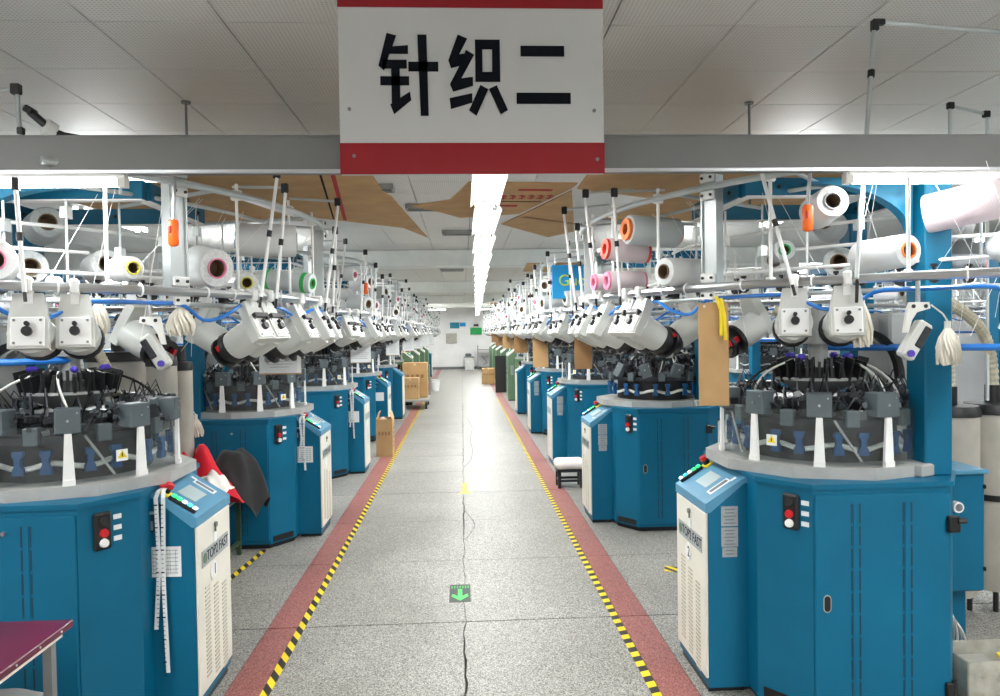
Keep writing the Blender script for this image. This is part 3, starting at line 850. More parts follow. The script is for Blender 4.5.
        for q in (-0.3, 0.0, 0.3):
            pt = (c[0] + q, c[1] - 0.027, 2.36) if s[0] > s[1] else (c[0] - 0.027, c[1] + q * 0.8, 2.36)
            b.rbox(pt, (0.018, 0.018, 0.018), 0.004)
        b.build('bolt', 'mech', fb)
    arc = [(0.24, 2.345), (-0.22, 2.345)] + [(-0.22 + 0.46 * math.sin(q), 2.10 + 0.235 * math.cos(q)) for q in [PI / 2 * k / 12 for k in range(13)]]
    b = MB(G); b.prism([(x + 0.0, z) for x, z in arc], 0.33, 0.39, PF); b.build('gusset', paint, t)
    b = MB(G); b.box((0.35, -0.28, 2.335), (0.03, 0.2, 0.04)); b.build('frame_bracket', paint, t, smooth=False)
    index_tree(t)
    return t

ORD = ['nearest', 'second', 'third', 'fourth', 'fifth', 'sixth', 'seventh', 'eighth', 'ninth', 'tenth']
RY_ = [3.54, 6.60, 9.40, 12.35, 15.30, 18.25, 21.20, 24.15, 27.10, 30.05]
LY_ = [3.54, 6.42, 9.18, 12.0, 14.86, 17.70, 20.50, 23.30, 26.10, 28.90]
RX_, LX_ = 1.765, -1.85
protoR = build_machine(False, 'blue', 'blue_light', 'beige')
protoL = build_machine(True, 'blue', 'blue_light', 'beige')
protoRo = build_machine(False, 'blue', 'blue_light', 'beige', tidy=False)
protoRg = build_machine(False, 'green', 'offwhite', 'green', dz=0.26)
protoLg = build_machine(True, 'green', 'offwhite', 'green', dz=0.26)
FINE = {'vent_slot', 'screw', 'louvre', 'lettering', 'print_strip', 'table_print', 'bolt', 'emblem', 'cable', 'hinge', 'warning_mark', 'console_tag', 'key_lock', 'handle_rim'}
FINER = FINE | {'vent_strip', 'blue_clip', 'small_actuator', 'guard_strut', 'warning_label', 'name_plate', 'label_tag', 'purple_knob', 'key_bar', 'stop_base', 'console_label',
                'number_disc', 'logo_plate', 'latch', 'handle', 'door_latch', 'paper_sleeve', 'toe_vent', 'white_trim', 'screen'}
machines = {}
used = set()
for side, ys, x in (('right', RY_, RX_), ('left', LY_, LX_)):
    for k, y in enumerate(ys):
        if side == 'right': pr = protoRo if k == 1 else (protoR if k < 5 else protoRg)
        else: pr = protoL if (k < 5 or k == 9) else protoLg
        if pr.name not in used:
            m = pr; used.add(pr.name)
        else:
            m = copy_tree(pr, () if k < 2 else (FINE if k < 4 else FINER))
        m.location = (x, y, 0)
        colr = 'green' if pr in (protoRg, protoLg) else 'blue'
        if k == 0:
            lb = 'blue circular knitting machine numbered %s, nearest on the %s' % ('2' if side == 'right' else '1', side)
        else:
            lb = '%s circular knitting machine, %s from the front in the %s row' % (colr, ORD[k], side)
        tag(m, lb, 'machine', 'knitting machines along the aisle')
        machines[side, k] = m
# the rows behind, back to back with the aisle rows
for s, side in ((1, 'right'), (-1, 'left')):
    for k in range(5):
        m = copy_tree(protoR if s < 0 else protoL, FINER)
        m.location = (s * 4.62, 5.0 + 2.95 * k, 0)
        tag(m, 'blue knitting machine in the row behind the %s machines, %s one' % (side, ORD[k]), 'machine', 'knitting machines in the back rows')
for s, side in ((1, 'right'), (-1, 'left')):
    for k in range(3):
        m = copy_tree(protoR if s > 0 else protoL, FINER)
        m.location = (s * 7.0, 8.2 + 2.95 * k, 0)
        tag(m, 'blue knitting machine by the %s wall, %s one' % (side, ORD[k]), 'machine', 'knitting machines by the side walls')
# the painted numbers
for side, ch, xx in (('right', '2', -1), ('left', '1', 1)):
    m = machines[side, 0]
    F = (RZ(PI) if side == 'left' else Matrix.Identity(4)) @ frame_on((-0.654, -0.015, 0.46), (0, -1, 0), (0, 0, 1))
    disc = [c for c in m.children_recursive if c.name.startswith('number_disc')]
    text_mesh('numeral', ch, 0.072, 'ink', F @ T(-0.03, 0.135, 0.0036), disc[0] if disc else m, 0.0006)

# ------------------------------------------------------------------ yarn creels: arched rails over each machine
CR = 2.28
def creel_pt(phi, z, s, r=CR):
    """point of the arc in creel-local coordinates (arc centre at the origin), phi in degrees from the near end towards the aisle"""
    a = math.radians(phi)
    return Vector((-s * r * math.sin(a), -r * math.cos(a), z))
def build_creel(s):
    t = thing('yarn_creel', 'x', 'creel')
    def arc(z, r, a0, a1, rad=CR, n=26, k=8): 
        return MB().path([creel_pt(a0 + (a1 - a0) * i / n, z, s, rad) for i in range(n + 1)], r, k)
    arc(1.90, 0.0195, 2, 101).build('lower_rail', 'steel', t)
    arc(2.38, 0.016, 43, 101).build('upper_rail', 'alu', t)
    arc(2.34, 0.010, 40, 101, CR - 0.22).build('inner_rail', 'alu', t)
    arc(1.86, 0.011, 2, 101, CR - 0.25).build('inner_rail', 'alu', t)
    arc(2.10, 0.009, 6, 54, CR - 0.55).build('inner_rail', 'white', t)
    arc(1.99, 0.009, 6, 98, CR - 0.40).build('inner_rail', 'white', t)
    arc(2.22, 0.009, 6, 98, CR - 0.62).build('inner_rail', 'white', t)
    for ph in (57, 97):
        p = creel_pt(ph, 0, s, CR - 0.045); a = math.radians(ph)
        m = RZ(s * -a)
        b = MB(T(p.x, p.y, 0) @ m)
        for dx in (-0.041, 0.041): b.box((dx, 0, 2.165), (0.008, 0.055, 0.55))
        b.box((0, -0.014, 2.165), (0.076, 0.008, 0.55)).box((0, 0.012, 2.165), (0.03, 0.03, 0.54))
        post = b.build('post', 'alu', t, smooth=False)
        for z in (1.905, 2.385):
            for dz in (-0.042, 0.042):
                b = MB(T(p.x, p.y, 0) @ m)
                b.rbox((0, -0.036, z + dz), (0.085, 0.010, 0.044), 0.006)
                br = b.build('bracket_plate', 'white', post)
                for dx in (-0.025, 0.025):
                    b = MB(T(p.x, p.y, 0) @ m); b.tube((dx, -0.04, z + dz), (dx, -0.048, z + dz), 0.007, 8)
                    b.build('bolt', 'black', t)
    for ph in (24, 35, 49, 66, 78, 88):
        p = creel_pt(ph, 0, s, CR - 0.03)
        MB().tube((p.x, p.y, 1.9), (p.x, p.y, 2.44 if ph > 45 else 2.30), 0.0085, 6).build('upright', 'white', t)
        for z in ((2.385, 1.905) if ph > 45 else (1.905,)):
            b = MB(T(p.x, p.y, 0) @ RZ(s * -math.radians(ph)))
            b.rbox((0, 0.0, z), (0.034, 0.052, 0.05), 0.006); b.build('clamp', 'white', t)
    for ph in (46, 62, 84):
        p = creel_pt(ph, 2.38, s); q = creel_pt(ph, 2.36, s, CR - 0.65)
        MB().tube(p, q, 0.010, 6).build('cross_arm', 'alu', t)
    for ph in (30, 44, 52, 60, 64, 73, 80, 92):
        p = creel_pt(ph, 1.9, s)
        MB(T(p.x, p.y, 1.9) @ RZ(s * -math.radians(ph))).path([(0, 0.026 * math.cos(q), 0.026 * math.sin(q)) for q in [2 * PI * k / 12 for k in range(12)]], 0.004, 5, closed=True).build('hook_ring', 'white', t)
    for k in range(22):
        ph = 8 + 4.1 * k
        p = creel_pt(ph, 1.905, s, CR - 0.30 - 0.12 * (k % 2))
        b = MB(T(p.x, p.y, p.z) @ RZ(s * -math.radians(ph)))
        b.tube((0, -0.02, 0), (0, 0.02, 0), 0.022, 8).tube((0, 0, 0.0), (0, 0, 0.05), 0.007, 5).tube((0, 0, 0.05), (0, 0, 0.062), 0.014, 6); b.build('tension_disc', 'black', t)
    b = MB(); rt = random.Random(5)
    for k in range(46):
        ph = rt.uniform(8, 98); p = creel_pt(ph, 2.33, s, CR - rt.uniform(0, .4)); q = creel_pt(ph + rt.uniform(-8, 8), rt.uniform(1.6, 1.95), s, CR - rt.uniform(0.1, .8))
        b.tube(p, q, 0.0012, 3)
    tag(b.build('yarn_threads', 'white', t), kind='stuff')
    for k in range(12):
        ph = 12 + 7.5 * k; p = creel_pt(ph, 0, s, CR - 0.45)
        b = MB(); b.tube((p.x, p.y, 1.85), (p.x, p.y, 2.34), 0.006, 5).box((p.x, p.y, 2.1 + 0.08 * (k % 3)), (0.03, 0.05, 0.05)); b.build('guide_upright', 'white' if k % 2 else 'alu', t)
    # blue air line that dips along the rail
    pts = []
    for i in range(90):
        ph = 4 + i * 95 / 89.0
        dip = -0.05 - 0.075 * max(0, math.sin(ph * 0.33 + 0.2)) ** 1.5
        v = creel_pt(ph, 1.9 + dip, s, CR - 0.03 + 0.02 * math.sin(ph * 0.9)); pts.append(v)
    MB().path(pts, 0.0085, 6).build('air_line', 'hose_blue', t)
    arc(1.60, 0.016, 8, 52, CR - 0.62).build('blue_bar', 'hose_blue', t)
    index_tree(t)
    return t
creelR, creelL = build_creel(1), build_creel(-1)
CO = {'right': (1.325, 1.16), 'left': (-1.29, 1.0)}
CW = {}
firsts = set()
def place_creel(side, x, y, label):
    pr = creelR if side == 'right' else creelL
    if side not in firsts: c = pr; firsts.add(side)
    else: c = copy_tree(pr, () if y < 9 else {'hook_ring', 'bolt', 'clamp'})
    c.location = (x + CO[side][0], y + CO[side][1], 0)
    tag(c, label, 'creel', 'yarn creels over the machines')
    return c
for side in ('right', 'left'):
    ys, x = (RY_, RX_) if side == 'right' else (LY_, LX_)
    for k, y in enumerate(ys):
        c = place_creel(side, x, y, 'curved metal yarn creel over the %s %s machine' % (ORD[k], side))
        if k > 4: c.location.x += (0.16 if side == 'right' else -0.10)
        CW[side, k] = Vector(c.location)

for s, side in ((1, 'right'), (-1, 'left')):
    for k in range(4):
        c = copy_tree(creelL if s > 0 else creelR, {'hook_ring', 'bolt', 'clamp', 'yarn_threads', 'tension_disc'})
        c.location = (s * (4.62 - 1.35), 5.0 + 2.95 * k + 0.95, 0)
        tag(c, 'metal yarn creel in the row behind the %s machines, %s one' % (side, ORD[k]), 'creel', 'yarn creels of the back rows')
        CW['back_' + side, k] = Vector(c.location)
for s, side in ((1, 'right'), (-1, 'left')):
    for k in range(3):
        c = copy_tree(creelR if s > 0 else creelL, {'hook_ring', 'bolt', 'clamp', 'tension_disc', 'upright'})
        c.location = (s * 8.0, 9.2 + 2.95 * k, 0)
        tag(c, 'metal yarn creel by the %s wall, %s one' % (side, ORD[k]), 'creel', 'yarn creels by the side walls')
# ------------------------------------------------------------------ yarn feeders clamped on the rails
def feeder_meshes(TILT):
    d = {}
    M0 = T(0, 0, -0.045) @ RX(-TILT)          # -y outward, +y into the machine and down
    b = MB(); b.rbox((0, 0, 0.004), (0.032, 0.062, 0.062), 0.008).box((0, 0.01, -0.04), (0.03, 0.03, 0.05)); d['clamp'] = b.mesh('clamp', 'white')
    b = MB(M0)
    b.prism([(-0.048, 0.02), (0.048, 0.02), (0.066, -0.085), (0.066, -0.19), (-0.066, -0.19), (-0.066, -0.085)], -0.005, 0.045, Matrix(((1, 0, 0, 0), (0, 0, -1, 0.045), (0, 1, 0, 0), (0, 0, 0, 1))))
    d['housing'] = b.mesh('housing', 'housing')
    b = MB(M0)
    b.rbox((0, -0.004, -0.128), (0.112, 0.010, 0.112), 0.004)
    d['cover_plate'] = b.mesh('cover_plate', 'white')
    d['screw'] = []
    for dx in (-0.043, 0.043):
        for dz in (-0.085, -0.171): d['screw'].append(MB(M0).tube((dx, -0.008, dz), (dx, -0.012, dz), 0.005, 8).mesh('screw', 'midgrey'))
    b = MB(M0); b.tube((0, -0.008, -0.128), (0, -0.028, -0.128), 0.018, 12).tube((0, -0.012, -0.10), (0, -0.03, -0.10), 0.009, 8); (b.box((0.0, -0.018, -0.07), (0.10, 0.02, 0.022)).box((0.045, 0.0, -0.075), (0.02, 0.05, 0.03)) if TILT > 0.2 else None); d['knob'] = b.mesh('knob', 'black')
    b = MB(M0); b.lathe([(0.0, 0.0), (0.078, 0.0), (0.078, 0.10), (0.072, 0.15), (0.0, 0.15)], 18, T(0, 0.045, -0.125) @ RX(-PI / 2)); d['drum'] = b.mesh('drum', 'housing')
    b = MB(M0); b.lathe([(0.06, 0.0), (0.080, 0.0), (0.084, 0.025), (0.058, 0.03), (0.058, 0.06), (0.078, 0.065), (0.076, 0.08), (0.052, 0.08), (0.05, 0.06), (0.0, 0.06)], 18, T(0, 0.196, -0.125) @ RX(-PI / 2)); d['spool'] = b.mesh('spool', 'black')
    b = MB(M0); b.box((0.03, 0.23, -0.075), (0.05, 0.05, 0.018)).box((-0.05, 0.25, -0.11), (0.018, 0.06, 0.03)); d['marker'] = b.mesh('marker', 'red')
    b = MB(M0); b.box((0, 0.285, -0.165), (0.03, 0.06, 0.03)).tube((0, 0.26, -0.125), (0, 0.31, -0.125), 0.02, 10); d['yarn_guide'] = b.mesh('yarn_guide', 'grey')
    return d
FMS = {0.5: feeder_meshes(0.5), 0.16: feeder_meshes(0.16), 0.34: feeder_meshes(0.34)}
def rod_mesh(top, lean, arm, side_lean=0.0):
    b = MB(); p0 = Vector((0.0, -0.045, -0.06)); p1 = Vector((side_lean, -lean, top))
    b.tube(p0 + (p1 - p0) * 0.08, p1, 0.0085, 7)
    r = b.mesh('guide_rod', 'white')
    tp = MB().tube(p0, p0 + (p1 - p0) * 0.09, 0.007, 6).mesh('rod_tip', 'black')
    e = MB().rbox(tuple(p1 + Vector((0, 0.006, 0))), (0.024, 0.036, 0.05), 0.005).mesh('elbow', 'black')
    pm = p0.lerp(p1, 0.55); dd = (p1 - p0).normalized() * 0.016
    co = MB().tube(pm - dd, pm + dd, 0.0125, 8).mesh('collar', 'black')
    b = MB(); b.tube(p1 + Vector((0, 0.02, 0.005)), p1 + Vector((side_lean * 0.3, 0.02 + arm, 0.03)), 0.0075, 6)
    return r, e, b.mesh('guide_arm', 'alu'), tp, co
RODS = [rod_mesh(0.55, 0.10, 0.30, 0.03), rod_mesh(0.46, 0.08, 0.36, -0.03), rod_mesh(0.60, 0.13, 0.28, 0.05), rod_mesh(0.40, 0.06, 0.30, 0.02)]
ROD_L = rod_mesh(0.52, 0.0, 0.25, -0.14)
ROD_M = rod_mesh(0.38, 0.0, 0.2, -0.03)
def feeder(side, k, phi, label, group, rod=None, detail=True, tilt=0.5, face=1.0, turn=0.0, rad=CR):
    FM = FMS[tilt]
    s = 1 if side == 'right' else -1
    c = CW[side, k]; p = c + creel_pt(phi, 1.9, s, rad)
    t = thing('yarn_feeder', label, 'yarn feeder', (p.x, p.y, 1.9), s * -math.radians(phi) * face + turn, group)
    for nm in ('clamp', 'housing', 'drum', 'spool') + (('marker', 'yarn_guide') if detail else ()):
        link_mesh(nm, FM[nm], t)
    cp = link_mesh('cover_plate', FM['cover_plate'], t)
    link_mesh('knob', FM['knob'], cp)
    if detail and k == 0:
        for me in FM['screw']: link_mesh('screw', me, cp)
    if rod is not None:
        r = link_mesh('guide_rod', rod[0], t); link_mesh('elbow', rod[1], r); link_mesh('guide_arm', rod[2], r); link_mesh('rod_tip', rod[3], r); link_mesh('collar', rod[4], r)
    return t
near = {('right', 0): [(40.6, 'white yarn feeder over machine 2, nearer the blue column', None), (46.0, 'white yarn feeder over machine 2, beside the hanging blue air line', ROD_L),
                       (69.0, 'large white yarn feeder over the right aisle edge, nearer of the front pair', None),
                       (72.2, 'large white yarn feeder over the right aisle edge, farther of the front pair', RODS[0]),
                       (80, 'white yarn feeder below the pink bobbins', RODS[2]), (87, 'white yarn feeder at the end of the first right rail', RODS[1]), (94, 'last white yarn feeder on the first right rail', RODS[2])],
        ('left', 0): [(41.6, 'white yarn feeder with square plate at the far left', ROD_M), (45.6, 'white yarn feeder with square plate right of the leftmost one', None),
                      (67.5, 'large white yarn feeder with red spool marker near the left post', RODS[2]), (70.7, 'white yarn feeder with a white plate above the hanging list', RODS[0]),
                      (79, 'white yarn feeder behind the hanging list on the left', None), (87, 'white yarn feeder at the end of the first left rail', RODS[2]),
                      (94, 'last white yarn feeder on the first left rail', RODS[1])]}
for (side, k), lst in near.items():
    for ph, lb, rod in lst:
        feeder(side, k, ph, lb, 'yarn feeders on the %s front rail' % side, rod, True, 0.16 if ph < 50 else 0.5, 0.45 if ph < 50 else 1.0)
rn = random.Random(11)
for side in ('right', 'left'):
    for k in range(1, 10):
        phs = ([46, 62] if k < 3 else []) + [69, 73, 82, 87, 95]
        if k > 5: phs = [70, 78, 88, 95]
        for q, ph in enumerate(phs):
            feeder(side, k, ph + rn.uniform(-.8, .8), '%s white yarn feeder along the rail of the %s %s machine' % (ORD[q], ORD[k], side), 'yarn feeders of the %s %s machine' % (ORD[k], side),
                   RODS[(q + k) % 4] if ph > 60 and (q + k) % 3 else None, detail=k < 3, tilt=0.5 if (q + k) % 2 else 0.34, turn=rn.uniform(-.22, .22))

for side in ('right', 'left'):
    for k, ph, rd, tn in ((0, 24, CR - 0.12, PI + 0.5), (0, 60, CR - 0.50, PI - 0.2), (0, 74, CR - 0.45, PI), (1, 60, CR - 0.4, PI), (1, 80, CR - 0.45, PI), (2, 75, CR - 0.45, PI)):
        if side == 'left' and ph == 24: continue
        sg_ = 1 if side == 'right' else -1
        feeder(side, k, ph, 'inner yarn feeder %s of the %s %s machine' % ({24: 'at the outer end', 60: 'behind the post', 74: 'towards the aisle', 80: 'towards the aisle', 75: 'on the aisle side'}[ph], ORD[k], side), 'inner yarn feeders', None, True, 0.5, 1.0, sg_ * tn, rd)
# ------------------------------------------------------------------ yarn bobbins
def bobbin_mesh(L, r1, r2, ym, cm):
    b = MB(); h = L / 2; c = max(0.026, 0.48 * min(r1, r2))
    b.lathe([(c, -h), (r1 * 0.94, -h), (r1, -h + 0.01), (r2, h - 0.01), (r2 * 0.94, h), (c, h)], 24)
    y = b.mesh('yarn', ym)
    b = MB(); b.lathe([(c + 0.004, -h - 0.006), (c + 0.004, h + 0.006), (c - 0.002, h + 0.006), (c - 0.004, h - 0.02), (c - 0.004, -h + 0.02), (c - 0.002, -h - 0.006)], 18, closed=True)
    q = MB(); q.lathe([(c - 0.0045, -h + 0.006), (c - 0.0045, -0.01), (0, -0.01), (0, 0.01), (c - 0.0045, 0.01), (c - 0.0045, h - 0.006)], 18)
    return y, b.mesh('core', cm), q.mesh('bore', 'core_brown')
def put_bobbin(meshes, loc, axis, label, group, ends=None):
    t = thing('yarn_bobbin', label, 'bobbin', loc, 0, group)
    t.rotation_mode = 'QUATERNION'
    t.rotation_quaternion = Vector((0, 0, 1)).rotation_difference(Vector(axis).normalized())
    link_mesh('yarn', meshes[0], t); link_mesh('core', meshes[1], t); link_mesh('bore', meshes[2], t)
    if ends:
        L, r, cm = ends
        for s in (-1, 1):
            MB().lathe([(0.03, s * L / 2 - 0.012), (r, s * L / 2 - 0.012), (r, s * L / 2 + 0.012), (0.03, s * L / 2 + 0.012)], 20, closed=True).build('end_band', cm, t)
    return t
NB = [  # location, axis (towards the shown end), length, radii, yarn, core, band, label
    ((1.06, 4.0, 2.245), (-1, -0.25, 0.05), 0.30, 0.082, 0.082, 'yarn_grey', 'core_orange', (0.31, 0.06, 'core_orange'), 'large pale grey yarn bobbin with orange core, uppermost left of the right post'),
    ((0.935, 4.1, 2.15), (-1, -0.2, 0.08), 0.23, 0.062, 0.062, 'yarn_pink', 'core_red', (0.24, 0.058, 'core_red'), 'white and pink bobbin with red ends under the orange-cored one'),
    ((0.94, 4.15, 1.985), (-1, -0.2, 0.0), 0.21, 0.056, 0.056, 'yarn_pink', 'core_pink', (0.21, 0.052, 'core_pink'), 'pale pink yarn bobbin lying low above the right rail'),
    ((0.83, 4.25, 1.985), (-1, -0.2, 0.0), 0.10, 0.05, 0.05, 'yarn_pink', 'core_pink', (0.1, 0.048, 'core_pink'), 'short pink-ended bobbin beside the blue banner'),
    ((1.12, 3.65, 1.99), (-0.9, -0.5, 0.0), 0.26, 0.074, 0.07, 'yarn_white', 'core_brown', None, 'white yarn bobbin with a dark hollow core behind the right post'),
    ((1.585, 3.12, 2.225), (-0.1, -0.95, 0.1), 0.20, 0.075, 0.07, 'yarn_white', 'mech_light', None, 'white bobbin facing the camera beside the orange clip'),
    ((1.82, 3.06, 2.012), (0.22, -0.97, 0.02), 0.26, 0.076, 0.068, 'yarn_white', 'core_orange', None, 'white bobbin with orange-brown core left of the blue column'),
    ((2.15, 2.98, 2.21), (0.74, -0.70, 0.14), 0.34, 0.085, 0.085, 'yarn_pink', 'core_pink', None, 'big pinkish white bobbin right of the blue column'),
    ((2.21, 3.15, 1.965), (0.85, -0.5, 0.0), 0.20, 0.055, 0.05, 'yarn_dark', 'core_pink', None, 'grey yarn bobbin with pink core right of the blue column'),
    ((2.27, 2.9, 2.03), (-0.3, -0.9, 0.0), 0.18, 0.07, 0.07, 'yarn_white', 'core_teal', None, 'white bobbin with teal core at the right picture edge'),
    ((1.674, 3.75, 2.09), (-0.2, -0.9, 0.1), 0.18, 0.06, 0.055, 'yarn_white', 'core_green', None, 'white bobbin with green core behind the tilted rods'),
    ((-1.80, 2.92, 2.0), (0.5, -0.85, 0.0), 0.22, 0.085, 0.08, 'yarn_white', 'core_pink', None, 'white bobbin cut off by the left picture edge'),
    ((-1.45, 3.24, 1.998), (0.75, -0.65, 0.0), 0.15, 0.055, 0.05, 'yarn_white', 'core_yellow', None, 'small white bobbin with yellow core above the left feeders'),
    ((-1.20, 3.55, 2.03), (0.75, -0.65, -0.12), 0.15, 0.105, 0.092, 'yarn_white', 'core_pink', None, 'fat white yarn cone with pink core beside the left post'),
    ((-1.10, 3.8, 1.968), (0.35, -0.93, 0.0), 0.16, 0.056, 0.054, 'yarn_white', 'core_yellow', None, 'small white bobbin with yellow core on the left rail'),
    ((-1.05, 4.02, 2.217), (1, 0.28, 0.0), 0.31, 0.088, 0.088, 'yarn_white', 'core_teal', None, 'long white yarn bobbin high under the left cardboard'),
    ((-0.97, 4.15, 2.005), (0.95, -0.25, -0.12), 0.30, 0.056, 0.056, 'yarn_grey', 'core_green', (0.22, 0.0575, 'core_green'), 'slim grey bobbin with green bands above the left rail'),
]
for loc, ax, L, r1, r2, ym, cm, ends, lb in NB:
    put_bobbin(bobbin_mesh(L, r1, r2, ym, cm), loc, ax, lb, 'yarn bobbins on the front creels', ends)
BM = [bobbin_mesh(0.24, 0.075, 0.07, 'yarn_white', 'core_brown'), bobbin_mesh(0.28, 0.06, 0.056, 'yarn_white', 'core_pink'), bobbin_mesh(0.2, 0.085, 0.075, 'yarn_grey', 'core_brown')]
for side in ('right', 'left'):
    s = 1 if side == 'right' else -1
    for k in range(1, 10):
        for q, (ph, z, dr) in enumerate([(50, 2.0, .1), (58, 2.2, .15), (66, 2.02, .12), (74, 2.22, .12), (82, 2.0, .1), (90, 2.2, .14), (96, 2.03, .12)]):
            if k > 5 and q % 2: continue
            p = CW[side, k] + creel_pt(ph + rn.uniform(-3, 3), z + rn.uniform(-.03, .03), s, CR - dr)
            put_bobbin(BM[(q + k) % 3], p, (-s * 0.9 + rn.uniform(-.3, .3), -0.5 + rn.uniform(-.4, .4), rn.uniform(-.1, .1)),
                       '%s pale yarn bobbin along the creel of the %s %s machine' % (ORD[q], ORD[k], side), 'bobbins of the %s %s machine' % (ORD[k], side))

# more yarn and rods on the inner creel, seen between the front machines
for side in ('right', 'left'):
    s = 1 if side == 'right' else -1
    for q, (ph, z, dr) in enumerate([(20, 2.05, .5), (34, 2.0, .62), (47, 2.02, .7), (58, 2.05, .65), (28, 2.2, .8), (52, 2.25, .85)]):
        p = CW[side, 0] + creel_pt(ph, z, s, CR - dr)
        put_bobbin(BM[q % 3], p, (-s * 0.6, -0.8, 0.05), '%s pale yarn bobbin on the inner rails behind the %s front rail' % (ORD[q], side), 'inner bobbins of the %s front creel' % side)

for side, s in (('back_right', -1), ('back_left', 1)):
    for k in range(3):
        for q, (ph, z, dr) in enumerate([(5, 2.0, .1), (14, 2.2, .2), (24, 2.02, .1), (34, 2.2, .2), (44, 2.0, .1), (12, 1.75, .3), (30, 1.75, .3)]):
            p = CW[side, k] + creel_pt(ph, z, s, CR - dr)
            put_bobbin(BM[(q + k) % 3], p, (-s * 0.5, -0.8, 0.05), '%s pale bobbin on the %s creel of the row behind the %s machines' % (ORD[q], ORD[k], side[5:]), 'bobbins of the back rows')
# ------------------------------------------------------------------ orange clips, tufts, tags
def orange_clip(p, z_top, label):
    t = thing('orange_clip', label, 'clip', p)
    MB().rbox((0, 0, 0), (0.045, 0.03, 0.115), 0.014, seg=2).build('body', 'orange', t)
    MB().rbox((-0.008, -0.014, 0.012), (0.012, 0.01, 0.03), 0.003).build('slot', 'core_red', t)
    MB().tube((0.0, 0, 0.055), (0.012, 0, z_top - p[2]), 0.008, 6).build('hanger_rod', 'steel', t)
orange_clip((-1.195, 3.12, 2.136), 2.37, 'orange plastic clip on a rod before the left aluminium post')
orange_clip((1.455, 3.0, 2.16), 2.36, 'orange plastic clip on a rod left of the camera-facing bobbin')
orange_clip((-0.93, 7.2, 2.15), 2.4, 'small orange clip hanging over the second left machine')
def tuft(p, h, r, label):
    rr = random.Random(int(p[1] * 100))
    t = thing('yarn_tuft', label, 'yarn tuft', p)
    b = MB()
    for k in range(70):
        a = rr.uniform(0, 2 * PI); q = r * math.sqrt(rr.random()); dz = h * rr.uniform(0.75, 1.05)
        b.path([(0.15 * q * math.cos(a), 0.15 * q * math.sin(a), 0), (0.8 * q * math.cos(a), 0.8 * q * math.sin(a), -0.35 * dz), (1.1 * q * math.cos(a + .3), 1.1 * q * math.sin(a + .3), -0.7 * dz), (q * math.cos(a + .5), q * math.sin(a + .5), -dz)], 0.006, 4)
    tag(b.build('strands', 'tuft', t), kind='stuff')
    MB().tube((0, 0, -0.02), (0, 0, 0.03), r * 0.3, 8).path([(0, 0, 0.03), (-0.02, 0.0, 0.06), (-0.06, 0.02, 0.10)], 0.004, 5).build('tie', 'cable_white', t)
tuft((2.04, 2.97, 1.69), 0.15, 0.045, 'cream yarn tuft tied to the right blue column')
tuft((1.70, 3.02, 1.80), 0.18, 0.035, 'cream yarn tuft hanging behind the right front feeders')
tuft((-1.25, 3.32, 1.83), 0.12, 0.055, 'cream yarn tuft hanging below the left post')
tuft((-1.62, 3.35, 1.86), 0.14, 0.04, 'cream yarn tuft hanging behind the blue air line on the left')
tuft((-2.10, 5.84, 1.06), 0.14, 0.05, 'cream yarn tuft on the second left blue column')
def hang_sheet(p, wd, h, rz, label, name, mm, backing=None, string=0.1):
    t = thing(name, label, 'tag' if mm != 'paper' else 'paper', p, rz)
    MB().box((0, 0, -h / 2), (wd, 0.004, h)).build('sheet', mm, t, smooth=False)
    MB().tube((0, 0, 0), (0, 0, string), 0.002, 4).tube((-wd * 0.3, -0.004, -0.015), (-wd * 0.3, 0.004, -0.015), 0.006, 8).build('string', 'cable_white', t)
    if mm == 'paper':
        MB().box((0, 0.005, -h / 2 - 0.008), (wd * 1.02, 0.004, h)).build('backing_board', 'card', t, smooth=False)
        b = MB()
        for q in range(9): b.box((random.uniform(-.02, .02) * wd, -0.003, -0.03 - q * (h - 0.05) / 9), (wd * random.uniform(0.45, 0.8), 0.001, 0.0025))
        b.build('handwriting', 'paper_ink', t, smooth=False)
    return t
t = hang_sheet((1.147, 3.28, 1.82), 0.135, 0.47, -0.12, 'tall brown cardboard strip hanging from the right aluminium post', 'cardboard_tag', 'card', string=0.06)
MB().path([(0.03, -0.012, 0.02), (0.045, -0.014, -0.06), (0.05, -0.012, -0.17)], 0.009, 6).path([(0.01, -0.012, 0.03), (0.03, -0.014, -0.03), (0.032, -0.013, -0.15)], 0.008, 6).build('yellow_ribbon', 'yellow', t)
hang_sheet((0.83, 4.98, 1.66), 0.12, 0.22, 0.0, 'small brown cardboard tag below the right front feeders', 'cardboard_tag', 'card_dark', string=0.2)
hang_sheet((0.86, 8.0, 1.64), 0.17, 0.33, 0.0, 'brown cardboard tag over the second right machine', 'cardboard_tag', 'card', string=0.2)
for k, y in enumerate((10.56, 13.51, 16.46, 19.41, 22.36)):
    hang_sheet((0.85 if k < 3 else 1.0, y, 1.70), 0.2, 0.3, 0.1, 'brown cardboard tag hanging over the %s right machine' % ORD[2 + k], 'cardboard_tag', 'card' if k % 2 else 'card_dark', string=0.18)
for k, (x, y, wd, h, z) in enumerate([(-1.12, 4.55, 0.25, 0.21, 1.68), (-1.02, 7.4, 0.2, 0.22, 1.64), (-0.96, 10.15, 0.18, 0.22, 1.63), (-0.95, 12.95, 0.2, 0.24, 1.64), (-0.95, 15.8, 0.2, 0.26, 1.64), (-0.95, 18.65, 0.22, 0.28, 1.66), (-0.95, 21.45, 0.22, 0.28, 1.66)]):
    hang_sheet((x, y, z), wd, h, 0.05 * (k % 3), 'white paper list hanging over the aisle side, %s on the left' % ORD[k], 'paper_list', 'paper', string=0.16)

